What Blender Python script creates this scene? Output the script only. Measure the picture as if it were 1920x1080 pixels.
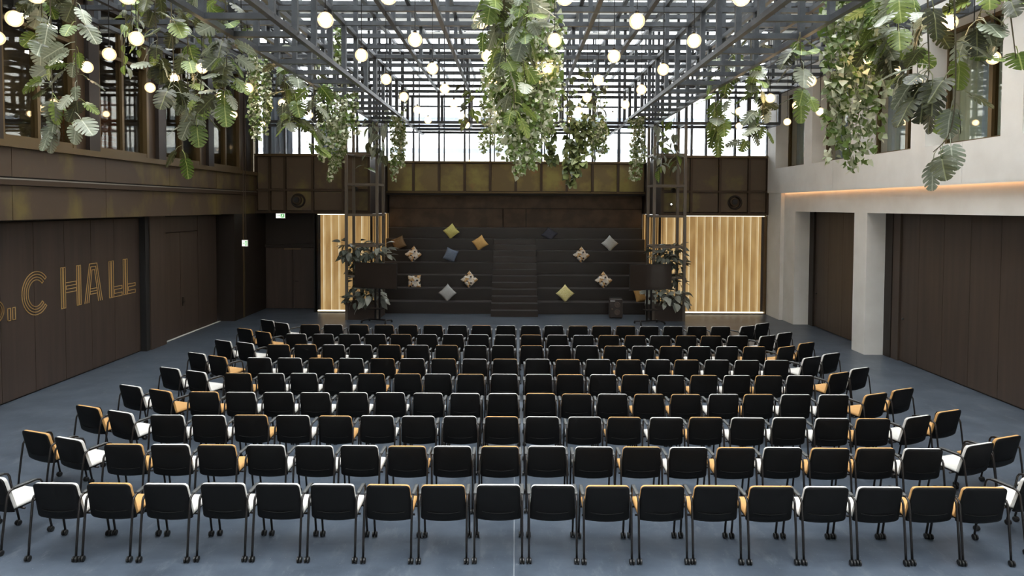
import bpy, math, random
from mathutils import Vector, Matrix, Euler
R = math.radians
PI = math.pi
SC = bpy.context.scene
COL = SC.collection
for o in list(bpy.data.objects):
    bpy.data.objects.remove(o)

# ------------------------------------------------------------------ camera
F, CX, CY = 1248.0, 964.7, 429.8
PIT, YAW, ROL = R(1.99), R(.085), R(.258)
CAM = Vector((0, .37, 3.733))


def cam_axes():
    cp, sp = math.cos(PIT), math.sin(PIT)
    f = Vector((0, cp, -sp)); u = Vector((0, sp, cp)); x = Vector((1, 0, 0))
    Z = Matrix.Rotation(YAW, 3, 'Z')
    f, u, x = Z @ f, Z @ u, Z @ x
    c, s = math.cos(ROL), math.sin(ROL)
    return c * x + s * u, -s * x + c * u, f


AX, AU, AF = cam_axes()
cam = bpy.data.cameras.new('camera')
cam.sensor_fit = 'HORIZONTAL'
cam.sensor_width = 36
cam.lens = 36 * F / 1920
cam.shift_x = -(CX - 960) / 1920
cam.shift_y = -(540 - CY) / 1920
cam.clip_end = 300
cam.clip_start = .05
camo = bpy.data.objects.new('camera', cam)
m = Matrix((AX, AU, -AF)).transposed().to_4x4()
m.translation = CAM
camo.matrix_world = m
COL.objects.link(camo)
SC.camera = camo


def ray(px, py):
    return AX * ((px - CX) / F) + AU * ((CY - py) / F) + AF


def at_y(px, py, Y):
    d = ray(px, py); return CAM + d * ((Y - CAM.y) / d.y)


def at_x(px, py, X):
    d = ray(px, py); return CAM + d * ((X - CAM.x) / d.x)


def at_z(px, py, z):
    d = ray(px, py); return CAM + d * ((z - CAM.z) / d.z)


# ------------------------------------------------------------------ world, exposure
SKY = 15.0
w = bpy.data.worlds.new('overcast_sky'); SC.world = w; w.use_nodes = True
nt = w.node_tree; N = nt.nodes
for n in list(N): N.remove(n)
out = N.new('ShaderNodeOutputWorld'); bg = N.new('ShaderNodeBackground')
tc = N.new('ShaderNodeTexCoord'); sp = N.new('ShaderNodeSeparateXYZ'); cr = N.new('ShaderNodeValToRGB')
nt.links.new(tc.outputs['Generated'], sp.inputs[0])
nt.links.new(sp.outputs['Z'], cr.inputs[0])
cr.color_ramp.elements[0].position = 0.0; cr.color_ramp.elements[0].color = (.30, .32, .35, 1)
cr.color_ramp.elements[1].position = 1.0; cr.color_ramp.elements[1].color = (.97, .985, 1.0, 1)
nt.links.new(cr.outputs[0], bg.inputs['Color'])
bg.inputs['Strength'].default_value = SKY
nt.links.new(bg.outputs[0], out.inputs['Surface'])
SC.view_settings.view_transform = 'Standard'
SC.view_settings.look = 'None'
SC.view_settings.gamma = 1
SC.view_settings.use_curve_mapping = False
SC.view_settings.exposure = 0.0


# ------------------------------------------------------------------ materials
def newmat(name):
    mt = bpy.data.materials.new(name); mt.use_nodes = True
    nt = mt.node_tree
    for n in list(nt.nodes): nt.nodes.remove(n)
    o = nt.nodes.new('ShaderNodeOutputMaterial')
    return mt, nt, o


def srgb(r, g, b):
    f = lambda c: (c / 255 / 12.92) if c / 255 <= .04045 else ((c / 255 + .055) / 1.055) ** 2.4
    return (f(r), f(g), f(b), 1)


def noise_fac(nt, scale, detail=4, stretch=None, lo=.4, hi=.6, rough=.55):
    tc = nt.nodes.new('ShaderNodeTexCoord')
    n = nt.nodes.new('ShaderNodeTexNoise')
    n.inputs['Scale'].default_value = scale; n.inputs['Detail'].default_value = detail
    n.inputs['Roughness'].default_value = rough
    src = tc.outputs['Object']
    geo = nt.nodes.new('ShaderNodeNewGeometry')
    src = geo.outputs['Position']
    if stretch:
        mp = nt.nodes.new('ShaderNodeMapping'); mp.inputs['Scale'].default_value = stretch
        nt.links.new(src, mp.inputs[0]); src = mp.outputs[0]
    nt.links.new(src, n.inputs['Vector'])
    mr = nt.nodes.new('ShaderNodeMapRange')
    mr.inputs[1].default_value = lo; mr.inputs[2].default_value = hi
    nt.links.new(n.outputs['Fac'], mr.inputs[0])
    return mr.outputs[0], n.outputs['Fac']


def mix(nt, fac, a, b):
    mx = nt.nodes.new('ShaderNodeMix'); mx.data_type = 'RGBA'
    if isinstance(fac, (int, float)): mx.inputs[0].default_value = fac
    else: nt.links.new(fac, mx.inputs[0])
    for s, v in ((6, a), (7, b)):
        if isinstance(v, tuple): mx.inputs[s].default_value = v
        else: nt.links.new(v, mx.inputs[s])
    return mx.outputs[2]


def pbr(name, col, rough=.5, metal=0, col2=None, scale=4, stretch=None, lo=.4, hi=.6, bump=0, bscale=None, spec=.5,
        col3=None, scale3=20, lo3=.55, hi3=.7, coat=0):
    mt, nt, o = newmat(name)
    p = nt.nodes.new('ShaderNodeBsdfPrincipled')
    p.inputs['Roughness'].default_value = rough; p.inputs['Metallic'].default_value = metal
    p.inputs['Specular IOR Level'].default_value = spec
    p.inputs['Coat Weight'].default_value = coat
    c = col
    if col2:
        f, raw = noise_fac(nt, scale, 5, stretch, lo, hi)
        c = mix(nt, f, col, col2)
        if col3:
            f3, r3 = noise_fac(nt, scale3, 5, None, lo3, hi3)
            c = mix(nt, f3, c, col3)
    if isinstance(c, tuple): p.inputs['Base Color'].default_value = c
    else: nt.links.new(c, p.inputs['Base Color'])
    if bump:
        f, raw = noise_fac(nt, bscale or scale * 4, 4, stretch)
        b = nt.nodes.new('ShaderNodeBump'); b.inputs['Strength'].default_value = bump; b.inputs['Distance'].default_value = .02
        nt.links.new(raw, b.inputs['Height']); nt.links.new(b.outputs[0], p.inputs['Normal'])
    nt.links.new(p.outputs[0], o.inputs[0])
    return mt


def emis(name, col, strength, col2=None, scale=2, stretch=None):
    mt, nt, o = newmat(name)
    e = nt.nodes.new('ShaderNodeEmission'); e.inputs['Strength'].default_value = strength
    if col2:
        f, raw = noise_fac(nt, scale, 2, stretch, .35, .65)
        nt.links.new(mix(nt, f, col, col2), e.inputs[0])
    else: e.inputs[0].default_value = col
    nt.links.new(e.outputs[0], o.inputs[0])
    return mt


def glassy(name, tint=(1, 1, 1, 1), refl=.08, rough=.02, k=.8):
    mt, nt, o = newmat(name)
    t = nt.nodes.new('ShaderNodeBsdfTransparent'); t.inputs[0].default_value = tint
    g = nt.nodes.new('ShaderNodeBsdfGlossy'); g.inputs['Roughness'].default_value = rough
    fr = nt.nodes.new('ShaderNodeFresnel'); fr.inputs[0].default_value = 1.45
    mr = nt.nodes.new('ShaderNodeMath'); mr.operation = 'MULTIPLY_ADD'
    mr.inputs[1].default_value = k; mr.inputs[2].default_value = refl
    nt.links.new(fr.outputs[0], mr.inputs[0])
    mx = nt.nodes.new('ShaderNodeMixShader')
    nt.links.new(mr.outputs[0], mx.inputs[0]); nt.links.new(t.outputs[0], mx.inputs[1]); nt.links.new(g.outputs[0], mx.inputs[2])
    nt.links.new(mx.outputs[0], o.inputs[0])
    return mt


def leafmat(name, ca, cb, rough=.38, vein=None, island=False):
    mt, nt, o = newmat(name)
    p = nt.nodes.new('ShaderNodeBsdfPrincipled'); p.inputs['Roughness'].default_value = rough
    p.inputs['Specular IOR Level'].default_value = .6
    tr = nt.nodes.new('ShaderNodeBsdfTranslucent')
    if island:
        g = nt.nodes.new('ShaderNodeNewGeometry'); f = g.outputs['Random Per Island']
        cr = nt.nodes.new('ShaderNodeValToRGB')
        e = cr.color_ramp.elements
        e[0].color = ca; e[1].color = cb; e[0].position = .35; e[1].position = .9
        nt.links.new(f, cr.inputs[0]); c = cr.outputs[0]
    else:
        oi = nt.nodes.new('ShaderNodeObjectInfo')
        c = mix(nt, oi.outputs['Random'], ca, cb)
    if vein:
        tc = nt.nodes.new('ShaderNodeTexCoord'); sp = nt.nodes.new('ShaderNodeSeparateXYZ')
        nt.links.new(tc.outputs['Object'], sp.inputs[0])
        def mth(op, x, y=None):
            n = nt.nodes.new('ShaderNodeMath'); n.operation = op
            for i, v in enumerate((x, y)):
                if v is None: continue
                if isinstance(v, (int, float)): n.inputs[i].default_value = v
                else: nt.links.new(v, n.inputs[i])
            return n.outputs[0]
        ax = mth('ABSOLUTE', sp.outputs['X'])
        q = mth('SUBTRACT', sp.outputs['Y'], mth('MULTIPLY', ax, .55))
        sn = mth('SINE', mth('MULTIPLY', q, 40.0))
        mr = nt.nodes.new('ShaderNodeMapRange'); mr.inputs[1].default_value = .8; mr.inputs[2].default_value = 1.0; mr.inputs[4].default_value = .35
        nt.links.new(sn, mr.inputs[0])
        mid = mth('LESS_THAN', ax, .022)
        fac = mth('MAXIMUM', mr.outputs[0], mth('MULTIPLY', mid, .8))
        c = mix(nt, fac, c, vein)
    nt.links.new(c, p.inputs['Base Color']); nt.links.new(c, tr.inputs[0])
    mx = nt.nodes.new('ShaderNodeMixShader'); mx.inputs[0].default_value = .2
    nt.links.new(p.outputs[0], mx.inputs[1]); nt.links.new(tr.outputs[0], mx.inputs[2])
    nt.links.new(mx.outputs[0], o.inputs[0])
    return mt


M = {}
M['floor'] = None
M['steel'] = pbr('blue_grey_steel', srgb(80, 84, 88), .4, .25, srgb(64, 67, 71), 3)
M['bronze'] = pbr('patinated_bronze', srgb(124, 106, 68), .48, .12, srgb(158, 146, 80), 1.1, (1, 1, 1), .46, .66, col3=srgb(160, 110, 72), scale3=1.3, lo3=.6, hi3=.74)
M['bronze_left'] = pbr('dark_patinated_bronze', srgb(78, 64, 50), .48, .15, srgb(116, 103, 54), .9, (1, 1, .6), .5, .7)
M['bronze_side'] = pbr('brown_patinated_bronze', srgb(88, 74, 57), .5, .12, srgb(122, 112, 62), 1.0, (1, 1, 1), .5, .72)
M['bronze_bar'] = pbr('bronze_bar', srgb(70, 56, 42), .45, .4)
M['tower'] = pbr('brown_grey_steel', srgb(104, 97, 88), .4, .3)
M['rear'] = pbr('brown_rear_panel', srgb(92, 76, 60), .6, .1, srgb(74, 60, 48), 2)
M['bronze_dark'] = pbr('dark_bronze', srgb(44, 37, 32), .5, .3)
M['frame_brown'] = pbr('bronze_window_frame', srgb(96, 80, 52), .42, .45)
M['door'] = pbr('dark_stained_wood', srgb(70, 57, 49), .5, 0, srgb(55, 45, 39), 7, (1, 1, .06), .3, .7)
M['door_right'] = pbr('brown_stained_wood', srgb(71, 58, 48), .5, 0, srgb(58, 47, 39), 7, (1, 1, .06), .3, .7)
M['black_void'] = pbr('black_recess', srgb(24, 23, 23), .7)
M['bench'] = pbr('black_brown_timber', srgb(34, 29, 26), .4, 0, srgb(40, 34, 30), 2.5, (.25, 3, 3), .3, .7)
M['tread'] = pbr('toplit_bench_tread', srgb(64, 60, 60), .36)  # lighter than the bench timber, with light from above put into its colour
M['concrete'] = pbr('pale_concrete', srgb(225, 224, 220), .75, 0, srgb(214, 212, 207), 1.4, None, .35, .7, .05, 30)
M['concrete_low'] = pbr('pale_concrete_low', srgb(225, 224, 219), .75, 0, srgb(214, 212, 206), 1.4, None, .35, .7, .05, 30)
M['black'] = pbr('black_plastic', srgb(9, 9, 9), .6, spec=.22)
M['tube'] = pbr('black_steel_tube', srgb(52, 49, 48), .28, .75)
M['rubber'] = pbr('black_rubber', srgb(20, 20, 20), .45)
M['pad_grey'] = pbr('grey_arm_pad', srgb(60, 62, 62), .45)
M['white_pad'] = pbr('white_upholstery', srgb(198, 196, 191), .8, bump=.1, bscale=90)
M['ochre_pad'] = pbr('ochre_upholstery', srgb(186, 142, 86), .8, bump=.1, bscale=90)
M['glass'] = glassy('window_glass', (.88, .87, .82, 1), .01, k=.16)
M['roof_glass'] = glassy('roof_glass', (.97, .98, .98, 1), .02)
M['clear_glass'] = glassy('clerestory_glass', (.97, .98, .98, 1), .02)
M['gold'] = pbr('gold_inlay', srgb(232, 196, 134), .45, .7)
M['tv'] = pbr('tv_screen', srgb(50, 43, 38), .14, coat=.6)  # brown of the reflected hall is painted into the base colour
M['tvframe'] = pbr('tv_bezel', srgb(18, 18, 18), .4)
M['planter'] = pbr('dark_brown_planter', srgb(58, 46, 39), .5, 0, srgb(50, 40, 34), 2)
M['soil'] = pbr('potting_soil', srgb(40, 32, 26), .9, 0, srgb(25, 20, 16), 20)
M['stem'] = pbr('brown_stem', srgb(84, 78, 58), .7)
M['bulb'] = emis('warm_lamp', (1, .70, .40, 1), 26)
M['cap'] = pbr('lamp_cap', srgb(36, 34, 32), .4, .6)
M['honey'] = emis('honey_backlight', srgb(190, 146, 90), .68, srgb(226, 184, 120), 1.6, (1.6, 1, .5))
M['honey_fin'] = emis('lit_fin', srgb(250, 222, 166), .9, srgb(255, 240, 205), 1.5)
M['honey_side'] = emis('lit_fin_side', srgb(220, 178, 118), .76, srgb(232, 196, 140), 1.5)
M['led'] = emis('led_strip', (1, .88, .66, 1), 3.0)
M['cove'] = emis('warm_cove_led', (1, .52, .24, 1), 4.5)
M['lin'] = emis('linear_lamp', (1, .93, .8, 1), 16)
M['sign_green'] = emis('exit_green', (.1, .55, .12, 1), .9)
M['sign_white'] = emis('exit_white', (1, 1, .95, 1), 1.6)
M['white_outside'] = pbr('white_render', srgb(240, 240, 238), .8)
M['grey_outside'] = pbr('grey_parapet', srgb(150, 158, 168), .8)
M['curtain'] = pbr('blue_grey_curtain', srgb(142, 168, 210), .85, 0, srgb(176, 190, 168), 1.2, (1, 1, .1), .35, .65)
M['curtain_back'] = pbr('denim_blue_curtain', srgb(120, 134, 154), .85, 0, srgb(176, 186, 198), 2.5, (1, 1, .3), .35, .65)
M['interior'] = pbr('dim_interior', srgb(128, 112, 80), .8, 0, srgb(90, 78, 56), 1.5)
M['spk'] = pbr('speaker_cabinet', srgb(48, 39, 34), .5)
M['spk_cone'] = pbr('speaker_cone', srgb(84, 72, 64), .35, .3)
M['white_label'] = pbr('white_label', srgb(190, 190, 190), .6)


def floor_mat():
    mt, nt, o = newmat('blue_grey_screed')
    p = nt.nodes.new('ShaderNodeBsdfPrincipled')
    f1, _ = noise_fac(nt, 1.3, 9, (1, 1.6, 1), .32, .68, .68)
    f2, raw2 = noise_fac(nt, 2.6, 10, (2.2, .8, 1), .54, .72, .74)
    f3, _ = noise_fac(nt, 46, 2, None, .71, .74)
    c = mix(nt, f1, srgb(54, 62, 72), srgb(78, 87, 98))
    c = mix(nt, f2, c, srgb(92, 99, 106))
    c = mix(nt, f3, c, srgb(128, 132, 136))
    nt.links.new(c, p.inputs['Base Color'])
    p.inputs['Roughness'].default_value = .36
    nt.links.new(p.outputs[0], o.inputs[0])
    return mt


M['floor'] = floor_mat()


def blind_mat():
    mt, nt, o = newmat('white_roof_blind')
    d = nt.nodes.new('ShaderNodeBsdfDiffuse'); d.inputs[0].default_value = srgb(225, 224, 218)
    t = nt.nodes.new('ShaderNodeBsdfTranslucent'); t.inputs[0].default_value = (.045, .045, .043, 1)
    a = nt.nodes.new('ShaderNodeAddShader')
    nt.links.new(d.outputs[0], a.inputs[0]); nt.links.new(t.outputs[0], a.inputs[1])
    nt.links.new(a.outputs[0], o.inputs[0])
    return mt


M['blind'] = blind_mat()


def globe_mat():
    mt, nt, o = newmat('globe_glass')
    t = nt.nodes.new('ShaderNodeBsdfTransparent'); t.inputs[0].default_value = (1, .95, .86, 1)
    g = nt.nodes.new('ShaderNodeBsdfGlossy'); g.inputs['Roughness'].default_value = .05
    e = nt.nodes.new('ShaderNodeEmission'); e.inputs[0].default_value = (1, .78, .46, 1); e.inputs[1].default_value = .6
    mx = nt.nodes.new('ShaderNodeMixShader'); mx.inputs[0].default_value = .1
    ad = nt.nodes.new('ShaderNodeAddShader')
    nt.links.new(t.outputs[0], mx.inputs[1]); nt.links.new(g.outputs[0], mx.inputs[2])
    nt.links.new(mx.outputs[0], ad.inputs[0]); nt.links.new(e.outputs[0], ad.inputs[1])
    nt.links.new(ad.outputs[0], o.inputs[0])
    return mt


M['globe'] = globe_mat()


def brick_mat():
    mt, nt, o = newmat('orange_brick')
    p = nt.nodes.new('ShaderNodeBsdfPrincipled'); p.inputs['Roughness'].default_value = .9
    tc = nt.nodes.new('ShaderNodeTexCoord'); mp = nt.nodes.new('ShaderNodeMapping')
    mp.inputs['Rotation'].default_value = (PI / 2, 0, PI / 2)
    b = nt.nodes.new('ShaderNodeTexBrick'); b.inputs['Scale'].default_value = 4
    b.inputs['Color1'].default_value = srgb(150, 92, 58); b.inputs['Color2'].default_value = srgb(120, 74, 48); b.inputs['Mortar'].default_value = srgb(140, 128, 110)
    nt.links.new(tc.outputs['Object'], mp.inputs[0]); nt.links.new(mp.outputs[0], b.inputs[0])
    nt.links.new(b.outputs[0], p.inputs['Base Color']); nt.links.new(p.outputs[0], o.inputs[0])
    return mt


M['brick'] = brick_mat()


def pattern_mat():
    mt, nt, o = newmat('geometric_print_fabric')
    p = nt.nodes.new('ShaderNodeBsdfPrincipled'); p.inputs['Roughness'].default_value = .85
    tc = nt.nodes.new('ShaderNodeTexCoord'); mp = nt.nodes.new('ShaderNodeMapping')
    mp.inputs['Scale'].default_value = (17, 17, 0); mp.inputs['Rotation'].default_value = (0, 0, .5)
    v = nt.nodes.new('ShaderNodeTexVoronoi'); v.voronoi_dimensions = '2D'; v.distance = 'MANHATTAN'; v.inputs['Scale'].default_value = 1.0; v.inputs['Randomness'].default_value = .75
    sx = nt.nodes.new('ShaderNodeSeparateColor')
    cr = nt.nodes.new('ShaderNodeValToRGB'); cr.color_ramp.interpolation = 'CONSTANT'
    cols = [(0, srgb(232, 226, 214)), (.3, srgb(192, 152, 100)), (.46, srgb(214, 204, 190)), (.62, srgb(40, 38, 38)), (.74, srgb(170, 172, 176)), (.86, srgb(212, 184, 146))]
    e = cr.color_ramp.elements
    e[0].position, e[0].color = cols[0]; e[1].position, e[1].color = cols[1]
    for ps, c in cols[2:]:
        x = e.new(ps); x.color = c
    nt.links.new(tc.outputs['Object'], mp.inputs[0]); nt.links.new(mp.outputs[0], v.inputs['Vector'])
    nt.links.new(v.outputs['Color'], sx.inputs[0]); nt.links.new(sx.outputs[0], cr.inputs[0])
    nt.links.new(cr.outputs[0], p.inputs['Base Color']); nt.links.new(p.outputs[0], o.inputs[0])
    return mt


M['pattern'] = pattern_mat()
M['leaf_a'] = leafmat('monstera_bright', srgb(82, 108, 44), srgb(126, 146, 70), .42, srgb(190, 200, 120))
M['leaf_b'] = leafmat('monstera_sky_sheen', srgb(104, 114, 90), srgb(176, 182, 162), .34, srgb(206, 210, 188))  # pale tone carries the whitish sky sheen of the leaf tops
M['leaf_c'] = leafmat('monstera_dark', srgb(46, 50, 30), srgb(74, 78, 46), .4, srgb(128, 132, 88))
M['ivy'] = leafmat('ivy_leaves', srgb(98, 122, 52), srgb(212, 214, 188), .42, None, True)
M['ivy_dark'] = leafmat('ivy_dark_leaves', srgb(62, 76, 36), srgb(140, 152, 96), .42, None, True)
M['rubber_leaf'] = leafmat('planter_leaf_dark', srgb(60, 70, 60), srgb(112, 120, 114), .32, srgb(120, 126, 112))
M['lily_leaf'] = leafmat('planter_leaf_pale', srgb(134, 142, 134), srgb(182, 186, 176), .32, srgb(190, 194, 180))


# ------------------------------------------------------------------ mesh helpers
class MB:
    def __init__(s): s.v = []; s.f = []

    def box(s, x0, x1, y0, y1, z0, z1):
        b = len(s.v)
        s.v += [(x0, y0, z0), (x1, y0, z0), (x1, y1, z0), (x0, y1, z0), (x0, y0, z1), (x1, y0, z1), (x1, y1, z1), (x0, y1, z1)]
        for q in ((0, 3, 2, 1), (4, 5, 6, 7), (0, 1, 5, 4), (1, 2, 6, 5), (2, 3, 7, 6), (3, 0, 4, 7)):
            s.f.append(tuple(b + i for i in q))
        return s

    def tube(s, pts, r, n=6, cap=True, taper=None):
        pts = [Vector(p) for p in pts]; b = len(s.v); prev = None
        for i, p in enumerate(pts):
            t = (pts[min(i + 1, len(pts) - 1)] - pts[max(i - 1, 0)]).normalized()
            if prev is None:
                a = Vector((1, 0, 0)) if abs(t.x) < .9 else Vector((0, 1, 0))
                u = t.cross(a).normalized()
            else:
                u = (prev - t * prev.dot(t)).normalized()
            prev = u; v = t.cross(u)
            rr = r if taper is None else r + (taper - r) * i / (len(pts) - 1)
            for k in range(n):
                a = 2 * PI * (k + .5) / n
                s.v.append(tuple(p + u * (rr * math.cos(a)) + v * (rr * math.sin(a))))
        for i in range(len(pts) - 1):
            for k in range(n):
                k2 = (k + 1) % n
                s.f.append((b + i * n + k, b + i * n + k2, b + (i + 1) * n + k2, b + (i + 1) * n + k))
        if cap:
            s.f.append(tuple(b + k for k in reversed(range(n))))
            e = b + (len(pts) - 1) * n
            s.f.append(tuple(e + k for k in range(n)))
        return s

    def slab(s, outline, rings, fmap):
        b = len(s.v); n = len(outline); idx = []
        for sc, wv in rings:
            if sc == 0:
                s.v.append(fmap(0, 0, wv)); idx.append([len(s.v) - 1] * n)
            else:
                st = len(s.v)
                for (u, v) in outline: s.v.append(fmap(u * sc, v * sc, wv))
                idx.append(list(range(st, st + n)))
        for a, c in zip(idx, idx[1:]):
            for k in range(n):
                k2 = (k + 1) % n
                q = [a[k], a[k2], c[k2], c[k]]
                q2 = []
                for i in q:
                    if i not in q2: q2.append(i)
                if len(q2) > 2: s.f.append(tuple(q2))
        return s

    def lathe(s, prof, n=16, axis='Z', org=(0, 0, 0)):
        b = len(s.v); ox, oy, oz = org
        for r, h in prof:
            for k in range(n):
                a = 2 * PI * k / n; c, d = r * math.cos(a), r * math.sin(a)
                p = (c, d, h) if axis == 'Z' else ((c, h, d) if axis == 'Y' else (h, c, d))
                s.v.append((p[0] + ox, p[1] + oy, p[2] + oz))
        for i in range(len(prof) - 1):
            for k in range(n):
                k2 = (k + 1) % n
                s.f.append((b + i * n + k, b + i * n + k2, b + (i + 1) * n + k2, b + (i + 1) * n + k))
        return s

    def mesh(s, name, mat, smooth=False):
        me = bpy.data.meshes.new(name)
        me.from_pydata([tuple(v) for v in s.v], [], s.f)
        if mat: me.materials.append(mat)
        if smooth:
            me.polygons.foreach_set('use_smooth', [True] * len(me.polygons))
        me.update()
        return me


def fixn(me):
    import bmesh
    bm = bmesh.new(); bm.from_mesh(me)
    bmesh.ops.recalc_face_normals(bm, faces=bm.faces); bm.to_mesh(me); bm.free()
    return me


def add(name, me, parent=None, loc=None, rot=None, sc=None):
    o = bpy.data.objects.new(name, me); COL.objects.link(o)
    if parent: o.parent = parent
    if loc is not None: o.location = loc
    if rot is not None: o.rotation_euler = rot
    if sc is not None: o.scale = (sc, sc, sc) if isinstance(sc, (int, float)) else sc
    return o


def tag(o, label, cat, group=None, kind=None):
    o['label'] = label; o['category'] = cat
    if group: o['group'] = group
    if kind: o['kind'] = kind
    return o


def empty(name, loc=(0, 0, 0), rz=0):
    o = bpy.data.objects.new(name, None); COL.objects.link(o)
    o.empty_display_size = .1; o.location = loc; o.rotation_euler = (0, 0, rz)
    return o


def boxes(name, mat, lst, parent=None):
    mb = MB()
    for b in lst: mb.box(*b)
    return add(name, mb.mesh(name, mat), parent)


def boxo(name, mat, b, parent=None):
    return boxes(name, mat, [b], parent)


def rrect(w, h, r, n=4):
    p = []
    for cx, cy, a0 in ((w / 2 - r, h / 2 - r, 0), (-w / 2 + r, h / 2 - r, 90), (-w / 2 + r, -h / 2 + r, 180), (w / 2 - r, -h / 2 + r, 270)):
        for k in range(n + 1):
            a = R(a0 + 90 * k / n); p.append((cx + r * math.cos(a), cy + r * math.sin(a)))
    return p


ORD = ['zeroth', 'first', 'second', 'third', 'fourth', 'fifth', 'sixth', 'seventh', 'eighth', 'ninth', 'tenth', 'eleventh', 'twelfth',
       'thirteenth', 'fourteenth', 'fifteenth', 'sixteenth', 'seventeenth', 'eighteenth', 'nineteenth', 'twentieth', 'twenty-first', 'twenty-second']

# ------------------------------------------------------------------ setting: floor
fl = empty('floor'); tag(fl, 'blue-grey polished screed floor of the hall with a pale centre joint', 'floor', kind='structure')
boxo('screed', M['floor'], (-9.6, 9.6, -4, 27.6, -.2, 0), fl)
fj = pbr('floor_joint', srgb(112, 118, 124), .6)
boxo('joint', fj, (-.005, .005, -4, 22.7, -.01, .0012), fl)
boxo('joint', fj, (-9.4, 9.2, 8.9, 8.908, -.01, .001), fl)

# ------------------------------------------------------------------ roof
ZR = 10.7
cl = empty('ceiling', (0, 0, 0)); tag(cl, 'glazed roof with steel rafters high above the lattice', 'roof', kind='structure')
rafter = MB().box(-.05, .05, 0, 31.4, -.16, .0).mesh('rafter', M['steel'])
purlin = MB().box(-9.6, 9.6, -.04, .04, -.10, .0).mesh('purlin', M['steel'])
pane = MB().box(-1.02, 1.02, -.98, .98, 0, .012).mesh('pane', M['roof_glass'])
for i in range(10): add('rafter', rafter, cl, (-9.45 + 2.1 * i, -4, ZR))
for j in range(17): add('purlin', purlin, cl, (0, -4 + 1.96 * j, ZR))
for i in range(9):
    for j in range(16): add('pane', pane, cl, (-8.4 + 2.1 * i, -3.02 + 1.96 * j, ZR))
blind = MB().box(-9.2, 9.2, -.455, .455, 0, .02).mesh('blind', M['blind'])
for j in range(11): add('blind', blind, cl, (0, 16.9 + .95 * j, ZR - .35), (R(3), 0, 0))

# ------------------------------------------------------------------ left wall
wl = empty('wall_left'); tag(wl, 'left wall clad in dark patinated bronze panels above timber doors', 'wall', kind='structure')
joints = [-4.0, -1.3, 1.4, 4.1, 6.85, 9.55, 12.27, 15.0, 17.7, 20.4, 23.4]
for a, b in zip(joints, joints[1:]):
    for z0, z1 in ((3.44, 4.06), (4.22, 4.74)):
        boxo('cladding_panel', M['bronze_left'], (-9.3, -9.0, a + .006, b - .006, z0, z1), wl)
boxo('backing', M['black_void'], (-9.62, -9.02, -4, 24.4, 3.46, 4.80), wl)
boxo('ledge', M['bronze_bar'], (-9.3, -8.93, -4, 23.4, 4.07, 4.17), wl)
boxo('ledge_edge', pbr('pale_metal_edge', srgb(150, 145, 135), .35, .6), (-8.95, -8.925, -4, 23.4, 4.165, 4.19), wl)
boxo('sill', M['frame_brown'], (-9.3, -8.9, -4, 23.4, 4.74, 4.86), wl)
boxo('head', M['bronze_dark'], (-9.3, -9.0, -4, 23.4, 8.0, 8.5), wl)
boxo('upper_cladding', M['bronze_dark'], (-9.3, -9.02, -4, 23.4, 8.5, ZR), wl)
boxo('post', M['door'], (-9.75, -9.33, 17.33, 18.08, 0, 3.46), wl)
boxo('post_edge', M['black_void'], (-9.75, -9.36, 17.16, 17.325, 0, 3.46), wl)
boxo('pier', M['bronze_dark'], (-9.75, -9.0, 21.63, 22.9, 0, 3.44), wl)
boxo('pier_edge', M['frame_brown'], (-9.02, -8.985, 22.3, 22.4, 0, 3.44), wl)
boxo('recess_top', M['black_void'], (-9.75, -9.4, -4, 21.7, 3.40, 3.47), wl)
boxo('backing', M['black_void'], (-9.9, -9.62, -4, 24.6, 0, 3.5), wl)

# left upper windows
NB = 2.72
nwin = 0
for k in range(9):
    y0 = 12.07 + NB * (k - 5)
    if y0 > 23: break
    nwin += 1
    wn = empty('window_%d' % nwin); tag(wn, 'tall bronze framed upper window, bay %s from the near end of the left wall' % ORD[nwin], 'window', kind='structure')
    y1 = min(y0 + 2.0, 23.2)
    for yy in (y0, y1 - .09): boxo('frame', M['frame_brown'], (-9.2, -9.02, yy, yy + .09, 4.86, 8.0), wn)
    boxo('mullion', M['frame_brown'], (-9.2, -9.06, (y0 + y1) / 2 - .04, (y0 + y1) / 2 + .04, 4.95, 7.95), wn)
    boxo('frame', M['frame_brown'], (-9.2, -9.03, y0 + .09, y1 - .09, 4.86, 4.97), wn)
    boxo('transom', M['frame_brown'], (-9.2, -9.05, y0 + .09, y1 - .09, 7.0, 7.07), wn)
    ym = (y0 + y1) / 2
    for a, b in ((y0 + .09, ym - .04), (ym + .04, y1 - .09)):
        boxo('pane', M['glass'], (-9.13, -9.12, a, b, 4.97, 8.0), wn)
    if y0 + NB < 23.5:
        boxo('mesh_panel', M['bronze_bar'], (-9.2, -9.06, y1 + .02, y1 + .36, 4.86, 8.0), wl)
        boxo('fin', M['bronze_dark'], (-9.2, -8.97, y1 + .36, y0 + NB - .01, 4.86, 8.0), wl)

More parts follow.
